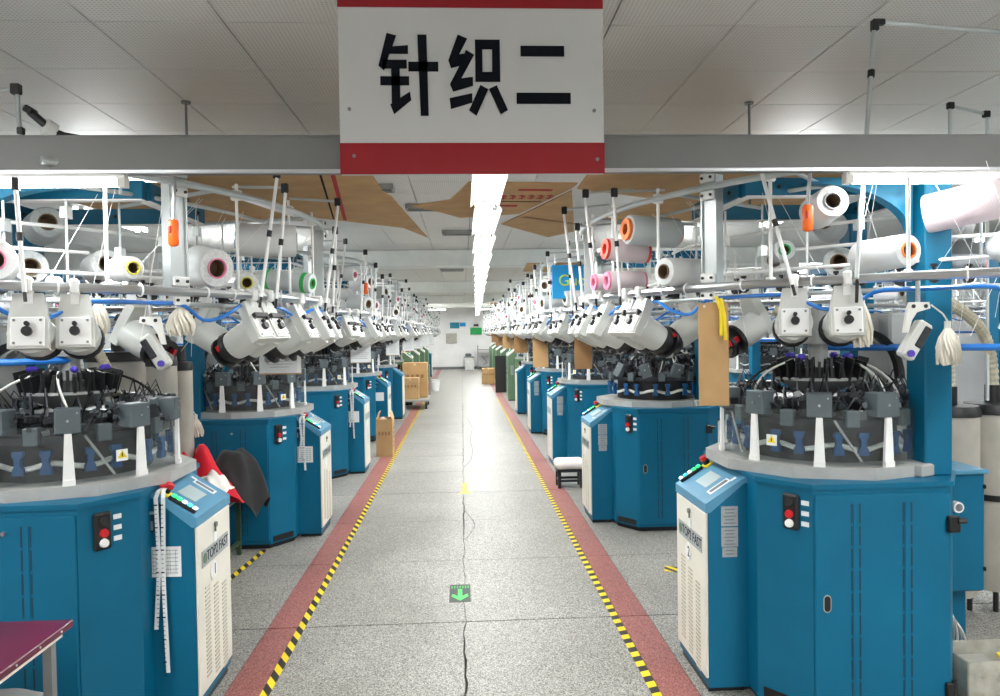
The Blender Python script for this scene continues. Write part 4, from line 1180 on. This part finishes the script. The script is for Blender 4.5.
# ------------------------------------------------------------------ cardboard laid over the creels
def sheet(name, label, panels, marks=(), z0=0.0):
    """panels: lists of 3-D corners, each folded panel its own part"""
    t = thing(name, label, 'cardboard', panels[0][0])
    o = Vector(panels[0][0])
    for k, pl in enumerate(panels):
        vs = [Vector(p) - o for p in pl]
        n = (vs[1] - vs[0]).cross(vs[2] - vs[0]).normalized()
        if n.z < 0: n = -n
        b = MB(); m = len(vs)
        b.raw(vs + [v + n * 0.007 for v in vs], [tuple(range(m)), tuple(range(2 * m - 1, m - 1, -1))] + [(i, (i + 1) % m, m + (i + 1) % m, m + i) for i in range(m)])
        b.build('panel' if k == 0 else 'flap', 'card', t, smooth=False)
    for p, q, r, mm, wdt in marks:
        p, q, r = Vector(p) - o, Vector(q) - o, Vector(r)
        d = (q - p).normalized(); sd = d.cross(Vector((0, 0, 1))).normalized() * wdt / 2
        dn = Vector((0, 0, -0.0025))
        MB().raw([p + sd + dn, q + sd + dn, q - sd + dn, p - sd + dn, p + sd, q + sd, q - sd, p - sd], [(0, 1, 2, 3), (7, 6, 5, 4), (0, 1, 5, 4), (1, 2, 6, 5), (2, 3, 7, 6), (3, 0, 4, 7)]).build('print_mark', mm, t, smooth=False)
    return t
sheet('cardboard_sheet', 'big brown cardboard sheet lying over the left creel', [
    [(-1.666, 3.709, 2.5600), (-0.473, 3.709, 2.5600), (-0.467, 4.461, 2.5600), (-0.465, 5.977, 2.5600), (-1.123, 5.375, 2.5600)],
    [(-0.467, 4.461, 2.5600), (-0.430, 4.622, 2.5654), (-0.292, 6.611, 2.5600), (-0.465, 5.977, 2.5600)]],
    marks=[((-0.666, 3.870, 2.5589), (-0.860, 5.536, 2.5589), (0, 0, 0), 'card_red', 0.025), ((-0.731, 3.870, 2.5589), (-0.935, 5.482, 2.5589), (0, 0, 0), 'ink', 0.012)])
sheet('cardboard_sheet', 'brown cardboard sheet with red strip lying far left under the lamp', [
    [(-2.472, 4.192, 2.5600), (-1.526, 4.192, 2.5600), (-1.183, 5.590, 2.5600), (-2.365, 5.590, 2.5600)]])
sheet('cardboard_sheet', 'flattened carton with red lettering spanning above the aisle lamps', [
    [(0.054, 4.192, 2.5600), (0.688, 4.246, 2.5600), (0.677, 4.375, 2.5600), (0.430, 5.321, 2.5600), (0.000, 5.482, 2.5600), (-0.065, 4.752, 2.5600)],
    [(-0.065, 4.752, 2.5600), (0.000, 5.482, 2.5600), (-0.142, 5.224, 2.5600), (-0.335, 4.966, 2.5600)]],
    marks=[((0.355, 4.407, 2.5589), (0.559, 4.429, 2.5589), (0, 0, 0), 'card_red', 0.05)] +
          [((0.258 + 0.059 * i, 4.60, 2.559), (0.296 + 0.059 * i, 4.62, 2.559), (0, 0, 0), 'card_red', 0.02) for i in range(6)] +
          [((0.258 + 0.059 * i, 4.69, 2.559), (0.296 + 0.059 * i, 4.67, 2.559), (0, 0, 0), 'card_red', 0.02) for i in range(6)] +
          [((0.276 + 0.059 * i, 4.57, 2.559), (0.28 + 0.059 * i, 4.72, 2.559), (0, 0, 0), 'card_red', 0.008) for i in range(6)] +
          [((0.215, 4.795, 2.5589), (0.537, 4.816, 2.5589), (0, 0, 0), 'ink', 0.012), ((0.215, 4.945, 2.5589), (0.387, 4.966, 2.5589), (0, 0, 0), 'card_red', 0.06)])
sheet('cardboard_sheet', 'folded cardboard sheet over the right aisle edge behind the carton', [
    [(0.441, 5.332, 2.5493), (0.677, 4.407, 2.5493), (0.968, 6.181, 2.5493), (0.790, 6.557, 2.5493), (0.322, 5.751, 2.5493)]],
    marks=[((0.462, 5.375, 2.5482), (0.914, 5.751, 2.5482), (0, 0, 0), 'card_dark', 0.05)])
sheet('cardboard_sheet', 'brown cardboard sheet lying over the right creel by the post', [
    [(0.699, 3.762, 2.5600), (1.397, 3.762, 2.5600), (1.344, 4.784, 2.5600), (0.710, 4.407, 2.5600)]])
sheet('cardboard_sheet', 'long brown cardboard sheet behind the right post', [
    [(1.430, 3.762, 2.5815), (2.688, 3.870, 2.5815), (2.580, 5.805, 2.5815), (1.053, 5.912, 2.5815), (1.365, 4.784, 2.5815)]])
sheet('cardboard_sheet', 'small cardboard sheet over the second right creel', [
    [(0.75, 8.3, 2.48), (1.4, 8.3, 2.48), (1.3, 9.6, 2.48), (0.8, 9.4, 2.48)]])
for k, (x, y) in enumerate(((0.75, 17.6), (0.9, 14.0))):
    sheet('cardboard_sheet', 'dark cardboard sheet over the far right creels, %s one' % ('farther' if k == 0 else 'nearer'), [[(x, y, 2.42), (x + .6, y, 2.45), (x + .5, y + 1.0, 2.45), (x - .1, y + .8, 2.40)]])

# blue banner
bn = thing('blue_banner', 'bright blue banner with yellow-green lettering behind the right rods', 'banner', (1.09, 6.9, 2.02))
MB().rbox((0, 0, 0.15), (0.46, 0.012, 0.32), 0.004).build('board', 'skyblue', bn)
text_mesh('lettering', 'Guox', 0.15, 'lime', T(0.0, -0.0075, 0.16) @ RX(PI / 2), bn, 0.001)
MB().tube((-0.2, 0, 0.30), (-0.2, 0, 0.42), 0.004, 5).tube((0.2, 0, 0.30), (0.2, 0, 0.42), 0.004, 5).build('hanger_wire', 'steel', bn)

# ------------------------------------------------------------------ tall rods above the trunking
t = thing('bent_rod', 'tall grey rod with black elbow rising above the trunking at right', 'rod', (1.625, 2.93, 1.80))
MB().tube((0.0, 0, 0.10), (0.178, 0.17, 1.19), 0.0095, 8).build('rod', 'alu', t)
MB().tube((0.0, 0, 0), (0.006, 0.004, 0.11), 0.007, 8).build('tip', 'black', t)
MB().rbox((0.181, 0.17, 1.205), (0.03, 0.03, 0.05), 0.005).rbox((0.205, 0.17, 1.218), (0.04, 0.026, 0.026), 0.005).build('elbow', 'black', t)
MB().tube((0.143, 0.136, 0.97), (0.148, 0.141, 1.0), 0.015, 8).build('collar', 'black', t)
MB().tube((0.215, 0.17, 1.218), (0.95, 0.17, 1.165), 0.010, 8).build('arm', 'alu', t)
t = thing('bent_rod', 'small bracket rod with two black elbows above the trunking at far right', 'rod', (2.9, 4.2, 2.75))
MB().tube((0, 0, -1.50), (0, 0, 0.24), 0.010, 8).build('rod', 'alu', t)
MB().tube((0.23, 0, -1.50), (0.23, 0, 0.19), 0.010, 8).build('rod', 'alu', t)
MB().tube((0, 0, 0.25), (0.23, 0, 0.20), 0.010, 8).build('arm', 'alu', t)
MB().rbox((0.005, 0, 0.25), (0.04, 0.03, 0.04), 0.005).rbox((0.225, 0, 0.20), (0.04, 0.03, 0.04), 0.005).build('elbow', 'black', t)
t = thing('bent_rod', 'short rod with black elbow above the trunking at far left', 'rod', (-1.845, 3.2, 2.38))
MB().tube((0, 0, 0), (-0.01, 0, 0.37), 0.009, 8).build('rod', 'alu', t)
MB().rbox((-0.015, 0, 0.375), (0.04, 0.03, 0.045), 0.005).rbox((0, 0, 0.20), (0.026, 0.026, 0.03), 0.004).build('elbow', 'black', t)
MB().tube((-0.03, 0, 0.375), (-0.4, 0, 0.33), 0.009, 8).build('arm', 'alu', t)
t = thing('yarn_sensor', 'black nozzle with a white disc on a thin arm above the trunking', 'sensor', (-1.745, 3.2, 2.6))
MB().tube((-0.06, 0, 0.06), (0.03, 0, -0.02), 0.017, 10).rbox((-0.06, 0, 0.065), (0.04, 0.05, 0.03), 0.006, m=RY(0.6)).build('body', 'black', t)
MB().tube((0.01, -0.02, -0.005), (0.03, 0.01, -0.02), 0.035, 14).build('disc', 'white', t)
MB().tube((0.04, 0, -0.025), (0.28, 0.05, -0.06), 0.007, 6).tube((0.03, 0, -0.02), (0.09, 0.0, -0.045), 0.014, 8).build('arm', 'black', t)
MB().tube((0.28, 0.05, -0.06), (0.28, 0.05, -0.28), 0.007, 6).build('upright', 'alu', t)

def sensor_bracket(p, side, flip, label):
    t = thing('thread_sensor', label, 'sensor', p)
    k = flip
    b = MB(Matrix.Diagonal((k, 1, 1, 1)))
    b.tube((0.02, 0.02, 0.02), (0.02, 0.02, 0.13), 0.009, 8); b.build('hanger', 'steel', t)
    F = Matrix.Diagonal((k, 1, 1, 1)) @ T(0, 0, 0) @ RX(PI / 2)
    MB(F).prism([(-0.055, -0.10), (-0.04, -0.01), (-0.03, 0.02), (0.05, 0.02), (0.055, -0.005), (0.0, -0.02), (-0.02, -0.05), (-0.035, -0.10)], -0.006, 0.006).build('bracket', 'offwhite', t)
    for x in (-0.015, 0.035): MB(F).tube((x, 0.004, 0.005), (x, 0.004, 0.009), 0.008, 10).build('bolt', 'black', t)
    G = Matrix.Diagonal((k, 1, 1, 1)) @ T(-0.015, -0.01, -0.13) @ RY(0.55)
    sb = MB(G).rbox((0, 0, 0), (0.06, 0.05, 0.16), 0.008).build('sensor_body', 'housing', t)
    MB(G).rbox((0.012, -0.026, 0.02), (0.03, 0.008, 0.09), 0.003).build('window', 'mech', sb)
    MB(G).tube((0.0, -0.02, -0.06), (0.0, -0.035, -0.06), 0.014, 10).build('sensor_lens', 'purple_knob', sb)
sensor_bracket((1.795, 2.80, 1.775), 'right', 1, 'white thread sensor on a bracket left of the right blue column')
sensor_bracket((-1.33, 3.22, 1.77), 'left', -1, 'white thread sensor on a bracket under the left rail')
# ------------------------------------------------------------------ hoses and collecting canisters
def bez(p0, p1, p2, p3, n=40):
    p0, p1, p2, p3 = map(Vector, (p0, p1, p2, p3))
    return [p0 * (1 - s) ** 3 + p1 * 3 * s * (1 - s) ** 2 + p2 * 3 * s * s * (1 - s) + p3 * s ** 3 for s in [k / n for k in range(n + 1)]]
def hose(pts, r, label, mm='hose_beige'):
    o0 = pts[0]
    o = MB().path([p - o0 for p in pts], (lambda i: r * (1.0 if i % 2 else 0.84)), 10).build('corrugated_hose', mm, smooth=False)
    o.location = o0
    return tag(o, label, 'hose')
hose(bez((2.88, 4.18, 1.27), (2.88, 4.18, 1.6), (2.75, 4.0, 1.75), (2.45, 3.9, 1.85), 60), 0.034, 'beige corrugated hose on the nearer right canister, left one')
hose(bez((3.20, 4.25, 1.27), (3.22, 4.25, 1.75), (2.85, 4.0, 1.75), (2.5, 3.75, 1.88), 60), 0.034, 'beige corrugated hose on the right canisters, right one')
hose(bez((-1.72, 3.72, 1.42), (-1.80, 3.78, 1.62), (-1.98, 3.95, 1.72), (-2.12, 4.1, 1.84), 50), 0.026, 'beige corrugated hose behind the left feeders, right one')
hose(bez((-1.92, 3.78, 1.44), (-1.96, 3.8, 1.60), (-2.05, 3.95, 1.68), (-2.2, 4.05, 1.80), 50), 0.026, 'beige corrugated hose behind the left feeders, left one')
hose(bez((1.70, 3.9, 1.80), (1.9, 3.8, 1.68), (2.05, 3.85, 1.78), (2.2, 4.0, 1.84), 50), 0.03, 'beige corrugated hose behind the right front feeders')
def canister(x, y, r, h, label, z0=0.12):
    t = thing('collecting_canister', label, 'canister', (x, y, 0))
    MB().lathe([(0.0, z0), (r * 0.9, z0), (r, z0 + 0.05), (r, h), (0.0, h)], 24).build('body', 'canister', t)
    MB().lathe([(r + 0.002, h * 0.55), (r + 0.008, h * 0.55), (r + 0.008, h * 0.58), (r + 0.002, h * 0.58)], 24, closed=True).build('band', 'black', t)
    MB().lathe([(0.0, h + 0.035), (r * 0.98, h + 0.03), (r * 1.06, h + 0.0), (r * 1.06, h - 0.03), (r * 0.99, h - 0.03)], 24).build('lid', 'black', t)
    MB().tube((0, 0, h + 0.02), (0, 0, h + 0.14), 0.042, 14).build('collar', 'black', t)
    b = MB()
    for q in range(3):
        a = 2 * PI * q / 3; b.tube((0.8 * r * math.cos(a), 0.8 * r * math.sin(a), 0), (0.8 * r * math.cos(a), 0.8 * r * math.sin(a), z0 + 0.02), 0.015, 8)
    b.build('foot', 'black', t)
canister(2.88, 4.18, 0.155, 1.20, 'grey collecting canister with black lid right of the blue column, left one')
canister(3.20, 4.25, 0.155, 1.20, 'grey collecting canister with black lid right of the blue column, right one')
canister(-2.25, 4.9, 0.19, 1.58, 'tall grey canister behind the machine numbered 1')
canister(-1.90, 4.72, 0.09, 1.55, 'slim grey canister behind machine 1, left one')
canister(-1.95, 5.15, 0.08, 1.5, 'slim grey canister near the second left blue column')
canister(-2.75, 4.5, 0.17, 1.58, 'grey canister at the far left behind machine 1')

# ------------------------------------------------------------------ electric box, bin and cables beside machine 2
t = thing('electric_box', 'blue electric box on legs at the right edge beside machine 2', 'box', (2.38, 3.52, 0))
MB().rbox((0, 0, 0.70), (0.27, 0.26, 0.58), 0.008).build('body', 'blue', t)
MB().rbox((0, -0.01, 0.995), (0.28, 0.29, 0.02), 0.005).build('lid', 'blue_light', t)
for z in (0.92, 0.52): MB().rbox((0.13, -0.125, z), (0.012, 0.03, 0.02), 0.003).build('catch', 'black', t)
b = MB().rbox((-0.13, -0.15, 0.80), (0.05, 0.05, 0.10), 0.006).tube((-0.13, -0.15, 0.82), (-0.06, -0.16, 0.83), 0.015, 8); vl = b.build('air_valve', 'black', t)
MB().tube((-0.035, -0.15, 0.835), (-0.035, -0.185, 0.835), 0.026, 16).build('gauge', 'white', vl)
MB().tube((-0.035, -0.184, 0.835), (-0.035, -0.187, 0.835), 0.018, 16).box((-0.035, -0.188, 0.84), (0.003, 0.002, 0.018)).build('gauge_dial', 'paper_ink', vl)
MB().rbox((0.0, 0.05, 0.21), (0.25, 0.12, 0.42), 0.004).build('back_plate', 'blue', t)
for k in range(9): MB().rbox((-0.125, -0.02, 0.38 - 0.032 * k), (0.03, 0.03, 0.018), 0.003).build('terminal', 'white', t)
for k in range(4):
    MB().path(bez((-0.08, -0.04, 0.41 - 0.02 * k), (-0.02, -0.10, 0.38 - 0.03 * k), (0.04 + 0.02 * k, -0.10, 0.2), (0.0 + 0.03 * k, -0.04, 0.02), 14), 0.006, 5).build('cable', 'cable_white' if k % 2 else 'grey', t)
MB().tube((-0.10, -0.08, 0.14), (-0.10, -0.08, 0.42), 0.010, 8).tube((-0.10, -0.08, 0.42), (-0.09, -0.08, 0.45), 0.016, 8).build('drain_pipe', 'steel', t)
t = thing('plastic_bin', 'clear plastic bin with yellow strips on the floor beside machine 2', 'bin', (2.40, 3.22, 0))
b = MB()
for c, s in (((0, -0.11, 0.1), (0.34, 0.008, 0.2)), ((0, 0.11, 0.1), (0.34, 0.008, 0.2)), ((-0.17, 0, 0.1), (0.008, 0.22, 0.2)), ((0.17, 0, 0.1), (0.008, 0.22, 0.2)), ((0, 0, 0.005), (0.34, 0.22, 0.01))): b.box(c, s)
b.build('tub', 'clear', t, smooth=False)
MB().rbox((0.06, -0.116, 0.09), (0.10, 0.004, 0.13), 0.001).build('yellow_card', 'yellow', t)
MB().path([(-0.02, -0.09, 0.215), (0.03, -0.10, 0.235), (0.08, -0.11, 0.222), (0.12, -0.06, 0.24), (0.14, 0.0, 0.215)], 0.014, 6).build('yellow_ribbon', 'yellow', t)
MB().rbox((-0.05, 0.0, 0.09), (0.18, 0.17, 0.13), 0.02).build('contents', 'canister', t)

# ------------------------------------------------------------------ tables, clothes and containers
def table(x0, x1, y0, y1, h, label, legm):
    t = thing('work_table', label, 'table', ((x0 + x1) / 2, (y0 + y1) / 2, 0))
    sx, sy = x1 - x0, y1 - y0
    MB().rbox((0, 0, h - 0.0125), (sx, sy, 0.025), 0.003).build('table_top', 'plum', t)
    MB().box((sx / 2 - 0.01, 0, h - 0.032), (0.004, sy * 0.85, 0.012)).build('edge_trim', 'beige', t, smooth=False)
    b = MB()
    for k in range(6): b.tube((sx / 2, -sy * 0.4 + k * sy * 0.16, h - 0.012), (sx / 2 + 0.002, -sy * 0.4 + k * sy * 0.16, h - 0.012), 0.004, 6)
    b.build('tack', 'paper', t)
    for dx in (-1, 1):
        for dy in (-1, 1): MB().box((dx * (sx / 2 - 0.06), dy * (sy / 2 - 0.05), (h - 0.025) / 2), (0.03, 0.03, h - 0.025)).build('leg', legm, t, smooth=False)
    MB().box((sx / 2 - 0.06, 0, 0.10), (0.025, sy - 0.13, 0.025)).box((-sx / 2 + 0.06, 0, 0.10), (0.025, sy - 0.13, 0.025)).build('stretcher', legm, t, smooth=False)
    return t
table(-2.6, -1.40, 1.86, 2.66, 0.70, 'plum-red work table at the near left corner', 'midgrey')
table(-2.5, -1.70, 4.66, 5.80, 0.50, 'low plum-topped bench between the first two left machines', 'leg_green')
o = MB().lathe([(0.03, -0.03), (0.055, -0.03), (0.055, 0.03), (0.03, 0.03)], 24, closed=True).build('tape_roll', 'lime')
o.location = (-1.655, 2.52, 0.731); tag(o, 'yellow-green tape roll on the near left table', 'tape roll')
def cloth(name, p, size, mm, label, seed, drape=0.0, n=22):
    rr = random.Random(seed)
    ph = [(rr.uniform(3, 9), rr.uniform(3, 9), rr.uniform(0, 6), rr.uniform(0.3, 1)) for _ in range(9)]
    vs = []; fs = []
    for i in range(n + 1):
        for j in range(n + 1):
            u, v = i / n * 2 - 1, j / n * 2 - 1
            r = math.sqrt(u * u + v * v)
            bulge = max(0, 1 - r * r * 0.75)
            wr = sum(a * math.sin(fx * u + fy * v + q) for fx, fy, q, a in ph) / 9
            k = 1 + 0.14 * math.sin(5 * math.atan2(v, u) + seed)
            x, y = u * k * size[0], v * k * size[1]
            z = size[2] * (bulge * (0.8 + 0.6 * wr)) + 0.004
            if drape and u > 0.45: z -= drape * (u - 0.45) ** 1.5
            if not drape: z = max(z, 0.004)
            vs.append((x, y, z))
    for i in range(n):
        for j in range(n):
            a = i * (n + 1) + j
            fs.append((a, a + 1, a + n + 2, a + n + 1))
    m = len(vs)
    vs2 = vs + [(x, y, z - 0.006) for x, y, z in vs]
    fs2 = fs + [tuple(m + q for q in f[::-1]) for f in fs]
    o = MB().raw(vs2, fs2).build(name, mm, ang=1.2)
    o.location = p
    return o
tag(cloth('red_garment', (-1.86, 5.12, 0.503), (0.24, 0.26, 0.50), 'cloth_red', 'x', 5), 'crumpled red garment on the bench behind machine 1', 'clothing')
tag(cloth('white_garment', (-1.675, 4.95, 0.665), (0.10, 0.12, 0.16), 'cloth_white', 'x', 9), 'white cloth lying before the red garment on the bench', 'clothing')
tag(cloth('black_jacket', (-1.72, 5.56, 0.503), (0.22, 0.20, 0.44), 'cloth_black', 'x', 14, drape=0.3), 'black jacket hanging over the edge of the bench', 'clothing')
t = thing('grey_crate', 'grey plastic crate standing under the plum bench', 'crate', (-1.98, 5.2, 0.115))
b = MB()
for c, s in (((0, -0.24, 0.15), (0.34, 0.012, 0.3)), ((0, 0.24, 0.15), (0.34, 0.012, 0.3)), ((-0.17, 0, 0.15), (0.012, 0.48, 0.3)), ((0.17, 0, 0.15), (0.012, 0.48, 0.3)), ((0, 0, 0.006), (0.34, 0.48, 0.012))): b.box(c, s)
b.build('tub', 'crate', t, smooth=False)
MB().box((0.18, 0, 0.29), (0.02, 0.5, 0.02)).box((-0.18, 0, 0.29), (0.02, 0.5, 0.02)).box((0, 0.25, 0.29), (0.36, 0.02, 0.02)).box((0, -0.25, 0.29), (0.36, 0.02, 0.02)).build('rim', 'crate', t, smooth=False)
MB().box((0.178, 0.05, 0.16), (0.003, 0.10, 0.10)).build('crate_label', 'paper', t, smooth=False)
o = cloth('grey_cloth', (-1.62, 2.36, 0.105), (0.16, 0.2, 0.12), 'grey', 'x', 21); o.location = (-1.60, 2.45, 0.42)
tag(o, 'folded grey cloth on the sack under the near left table', 'cloth')
b = MB().rbox((0, 0, 0.21), (0.34, 0.40, 0.42), 0.05, seg=2); o = b.build('cloth_sack', 'canister'); o.location = (-1.66, 2.44, 0)
tag(o, 'pale sack under the near left table', 'sack')

# measuring tapes hung over the stop buttons of the left machines
def measuring_tape(k, drop, label):
    m = machines['left', k]
    p = Vector(m.location) + Vector((0.505, -0.235, 0.99))
    t = thing('measuring_tape', label, 'measuring tape', p)
    for dx, h, lean in ((-0.02, drop * 0.75, 0.01), (0.012, drop, -0.005)):
        pts = [(dx * 0.4, 0.035, 0.035), (dx * 0.7, 0.0, 0.03), (dx, -0.016, 0.0), (dx + lean, -0.02, -h * 0.5), (dx - lean, -0.018, -h)]
        b = MB()
        vs = []
        for x, y, z in pts: vs += [(x - 0.009, y, z), (x + 0.009, y, z), (x + 0.009, y + 0.002, z), (x - 0.009, y + 0.002, z)]
        fs = []
        for i in range(len(pts) - 1):
            for q in range(4): fs.append((4 * i + q, 4 * i + (q + 1) % 4, 4 * i + 4 + (q + 1) % 4, 4 * i + 4 + q))
        b.raw(vs, fs + [(0, 1, 2, 3), tuple(range(len(vs) - 1, len(vs) - 5, -1))])
        o = b.build('ribbon', 'paper', t, smooth=False)
        b = MB()
        for q in range(int(h / 0.02)): b.box((dx - 0.003 + lean * 0.5, -0.0225, -0.03 - 0.02 * q), (0.009 if q % 5 else 0.014, 0.001, 0.002 if q % 5 else 0.005))
        b.build('scale_marks', 'ink', o, smooth=False)
    MB().lathe([(0.010, -0.004), (0.022, -0.004), (0.022, 0.004), (0.010, 0.004)], 16, T(0, 0.035, 0.045), closed=True).build('loop', 'red' if k == 0 else 'paper', t)
measuring_tape(0, 0.78, 'printed measuring tape hanging from the console of machine 1')
measuring_tape(1, 0.42, 'white measuring tape hanging from the console of the second left machine')
measuring_tape(2, 0.55, 'white measuring tape hanging from the console of the third left machine')

# white padded stool
t = thing('low_stool', 'low dark stool with a white wrapped cushion beside the second right machine', 'stool', (1.15, 7.93, 0))
b = MB().rbox((0, 0, 0.255), (0.33, 0.27, 0.10), 0.045, seg=3); b.build('cushion', 'cloth_white', t)
MB().rbox((0, 0, 0.19), (0.29, 0.23, 0.03), 0.004).build('seat_board', 'mech', t)
for dx in (-1, 1):
    for dy in (-1, 1): MB().box((dx * 0.12, dy * 0.09, 0.09), (0.035, 0.035, 0.18)).build('leg', 'mech', t, smooth=False)
MB().box((0, -0.09, 0.08), (0.22, 0.02, 0.025)).box((0, 0.09, 0.08), (0.22, 0.02, 0.025)).box((0.12, 0, 0.08), (0.02, 0.16, 0.025)).box((-0.12, 0, 0.08), (0.02, 0.16, 0.025)).build('stretcher', 'mech', t, smooth=False)
# cartons
def carton(p, s, label, mm='card', open_top=False, rz=0.0, marks=True):
    t = thing('cardboard_box', label, 'box', p, rz)
    sx, sy, h = s
    if open_top:
        b = MB()
        for c, q in (((0, -sy / 2, h / 2), (sx, 0.008, h)), ((0, sy / 2, h / 2), (sx, 0.008, h)), ((-sx / 2, 0, h / 2), (0.008, sy, h)), ((sx / 2, 0, h / 2), (0.008, sy, h)), ((0, 0, 0.004), (sx, sy, 0.008))): b.box(c, q)
        b.build('body', mm, t, smooth=False)
        for sg_, c, q in ((1, (sx / 2, 0, h), RY(-0.35)), (-1, (-sx / 2, 0, h), RY(0.35))):
            MB(T(*c) @ q).box((0, 0, 0.05), (0.006, sy, 0.1)).build('flap', 'card_edge', t, smooth=False)
    else:
        MB().rbox((0, 0, h / 2), (sx, sy, h), 0.004).build('body', mm, t)
        MB().box((0, 0, h + 0.001), (sx + 0.002, 0.05, 0.003)).box((0, -sy / 2 - 0.001, h - 0.03), (0.05, 0.003, 0.06)).build('packing_tape', 'card_edge', t, smooth=False)
    if marks:
        b = MB()
        for q in range(4): b.box((-0.3 * sx + 0.2 * sx * q, -sy / 2 - 0.005, h * 0.62), (0.12 * sx, 0.002, h * 0.1))
        for q in range(5): b.box((sx / 2 + 0.005, 0, h * (0.25 + 0.12 * q)), (0.002, sy * 0.5, h * 0.03))
        b.build('print', 'card_dark' if not mm == 'card_dark' else 'card_red', t, smooth=False)
    return t
carton((-1.10, 10.32, 0), (0.22, 0.30, 0.52), 'upright brown carton beside the third left machine', open_top=True)
o = cloth('white_cloth_scrap', (-1.12, 10.28, 0.47), (0.07, 0.08, 0.07), 'cloth_white', 'x', 31); tag(o, 'white cloth scrap sticking out of the upright carton', 'cloth')
t = thing('platform_cart', 'grey flat cart on casters carrying two cartons on the left', 'cart', (-1.08, 16.95, 0))
MB().rbox((0, 0, 0.20), (0.62, 1.2, 0.05), 0.01).build('deck', 'grey', t)
for dx in (-1, 1):
    for dy in (-1, 1):
        MB().tube((dx * 0.25 - 0.02, dy * 0.48, 0.07), (dx * 0.25 + 0.02, dy * 0.48, 0.07), 0.07, 14).build('wheel', 'rubber', t)
        MB().box((dx * 0.25, dy * 0.48, 0.15), (0.06, 0.06, 0.06)).build('caster_fork', 'midgrey', t, smooth=False)
MB().path([(0.29, 0.57, 0.2), (0.29, 0.57, 0.95), (-0.29, 0.57, 0.95), (-0.29, 0.57, 0.2)], 0.016, 8).build('push_bar', 'steel', t)
carton((-1.10, 17.15, 0.226), (0.56, 0.55, 0.80), 'big brown carton with red print on the cart', marks=True)
carton((-1.18, 16.62, 0.226), (0.38, 0.42, 0.48), 'smaller brown carton at the front of the cart')
carton((0.85, 24.3, 0), (0.43, 0.4, 0.52), 'brown carton standing on the aisle floor at the far right', 'card')
for k, (x, y) in enumerate(((-0.82, 21.5), (-0.84, 22.6))):
    t = thing('white_bucket', 'small white bucket on the floor by the far left machines, %s one' % ('nearer' if k == 0 else 'farther'), 'bucket', (x, y, 0))
    MB().lathe([(0.0, 0.0), (0.11, 0.0), (0.14, 0.28), (0.13, 0.28), (0.10, 0.02), (0.0, 0.02)], 18).build('tub', 'white', t)
    MB().path([(-0.14, 0, 0.27), (-0.1, 0, 0.36), (0.1, 0, 0.36), (0.14, 0, 0.27)], 0.005, 5).build('bail_handle', 'steel', t)
# open black door leaf standing out from a green machine
t = thing('cabinet_door', 'tall black cabinet door swung open at the far right machines', 'door', (1.05, 20.6, 0.0))
MB().rbox((0.02, 0, 0.52), (0.30, 0.03, 1.04), 0.005).build('leaf', 'black', t)
MB().tube((0.175, 0.0, 0.2), (0.175, 0.0, 0.3), 0.015, 8).tube((0.175, 0.0, 0.75), (0.175, 0.0, 0.85), 0.015, 8).build('hinge', 'midgrey', t)

# ------------------------------------------------------------------ far wall
YB = Y1 - 0.004
o = MB().rbox((0, -0.02, 0), (0.5, 0.04, 0.46), 0.01).build('notice_board', 'canister'); o.location = (-0.5, YB, 1.46); tag(o, 'grey-brown notice board on the far wall', 'board')
t = thing('wall_banner', 'turquoise wall banner hung high on the far wall', 'banner', (-0.2, YB, 2.06))
MB().rbox((-0.14, -0.015, 0), (0.44, 0.02, 0.28), 0.004).build('main_panel', 'teal_bag', t); MB().rbox((0.24, -0.015, 0.04), (0.28, 0.02, 0.18), 0.004).build('side_panel', 'skyblue', t)
t = thing('exit_sign', 'green exit sign on the far wall at the end of the aisle', 'sign', (0.66, YB, 1.78))
MB().rbox((0, -0.03, 0), (0.54, 0.05, 0.33), 0.01).build('panel', 'exit_green', t)
MB().tube((-0.1, -0.03, 0.17), (-0.1, -0.03, 0.34), 0.01, 6).tube((0.1, -0.03, 0.17), (0.1, -0.03, 0.34), 0.01, 6).build('bracket', 'midgrey', t)
MB().tube((-0.1, -0.05, 0.28), (0.12, -0.05, 0.28), 0.05, 10).build('emergency_lamp', 'black', t)
t = thing('office_desk', 'small white desk standing against the far wall', 'desk', (0.32, Y1 - 0.4, 0))
MB().rbox((0, 0, 0.58), (0.48, 0.5, 0.04), 0.005).build('desk_top', 'grey', t)
MB().rbox((0, 0.02, 0.28), (0.42, 0.44, 0.56), 0.006).build('pedestal', 'white', t)
for k in range(3): MB().rbox((0, -0.205, 0.12 + 0.17 * k), (0.38, 0.01, 0.15), 0.003).build('drawer', 'offwhite', t)
t = thing('desk_printer', 'small dark printer on the white desk', 'printer', (0.28, Y1 - 0.42, 0.6))
MB().rbox((0, 0, 0.06), (0.28, 0.26, 0.12), 0.02).build('body', 'actuator', t); MB().rbox((0, -0.05, 0.135), (0.2, 0.16, 0.02), 0.005).build('tray', 'mech', t)
t = thing('metal_rack', 'grey metal rack with shelves right of the white desk', 'rack', (1.0, Y1 - 0.35, 0))
for dx in (-0.28, 0.28):
    for dy in (-0.15, 0.15): MB().box((dx, dy, 0.56), (0.035, 0.035, 1.12)).build('upright', 'grey', t, smooth=False)
for z in (0.12, 0.66, 0.92): MB().box((0, 0, z), (0.58, 0.34, 0.03)).build('shelf', 'grey', t, smooth=False)
MB().path([(-0.1, -0.1, 0.62), (0.05, -0.12, 0.45), (0.15, -0.1, 0.3), (-0.05, -0.1, 0.2)], 0.012, 6).build('cable', 'black', t)
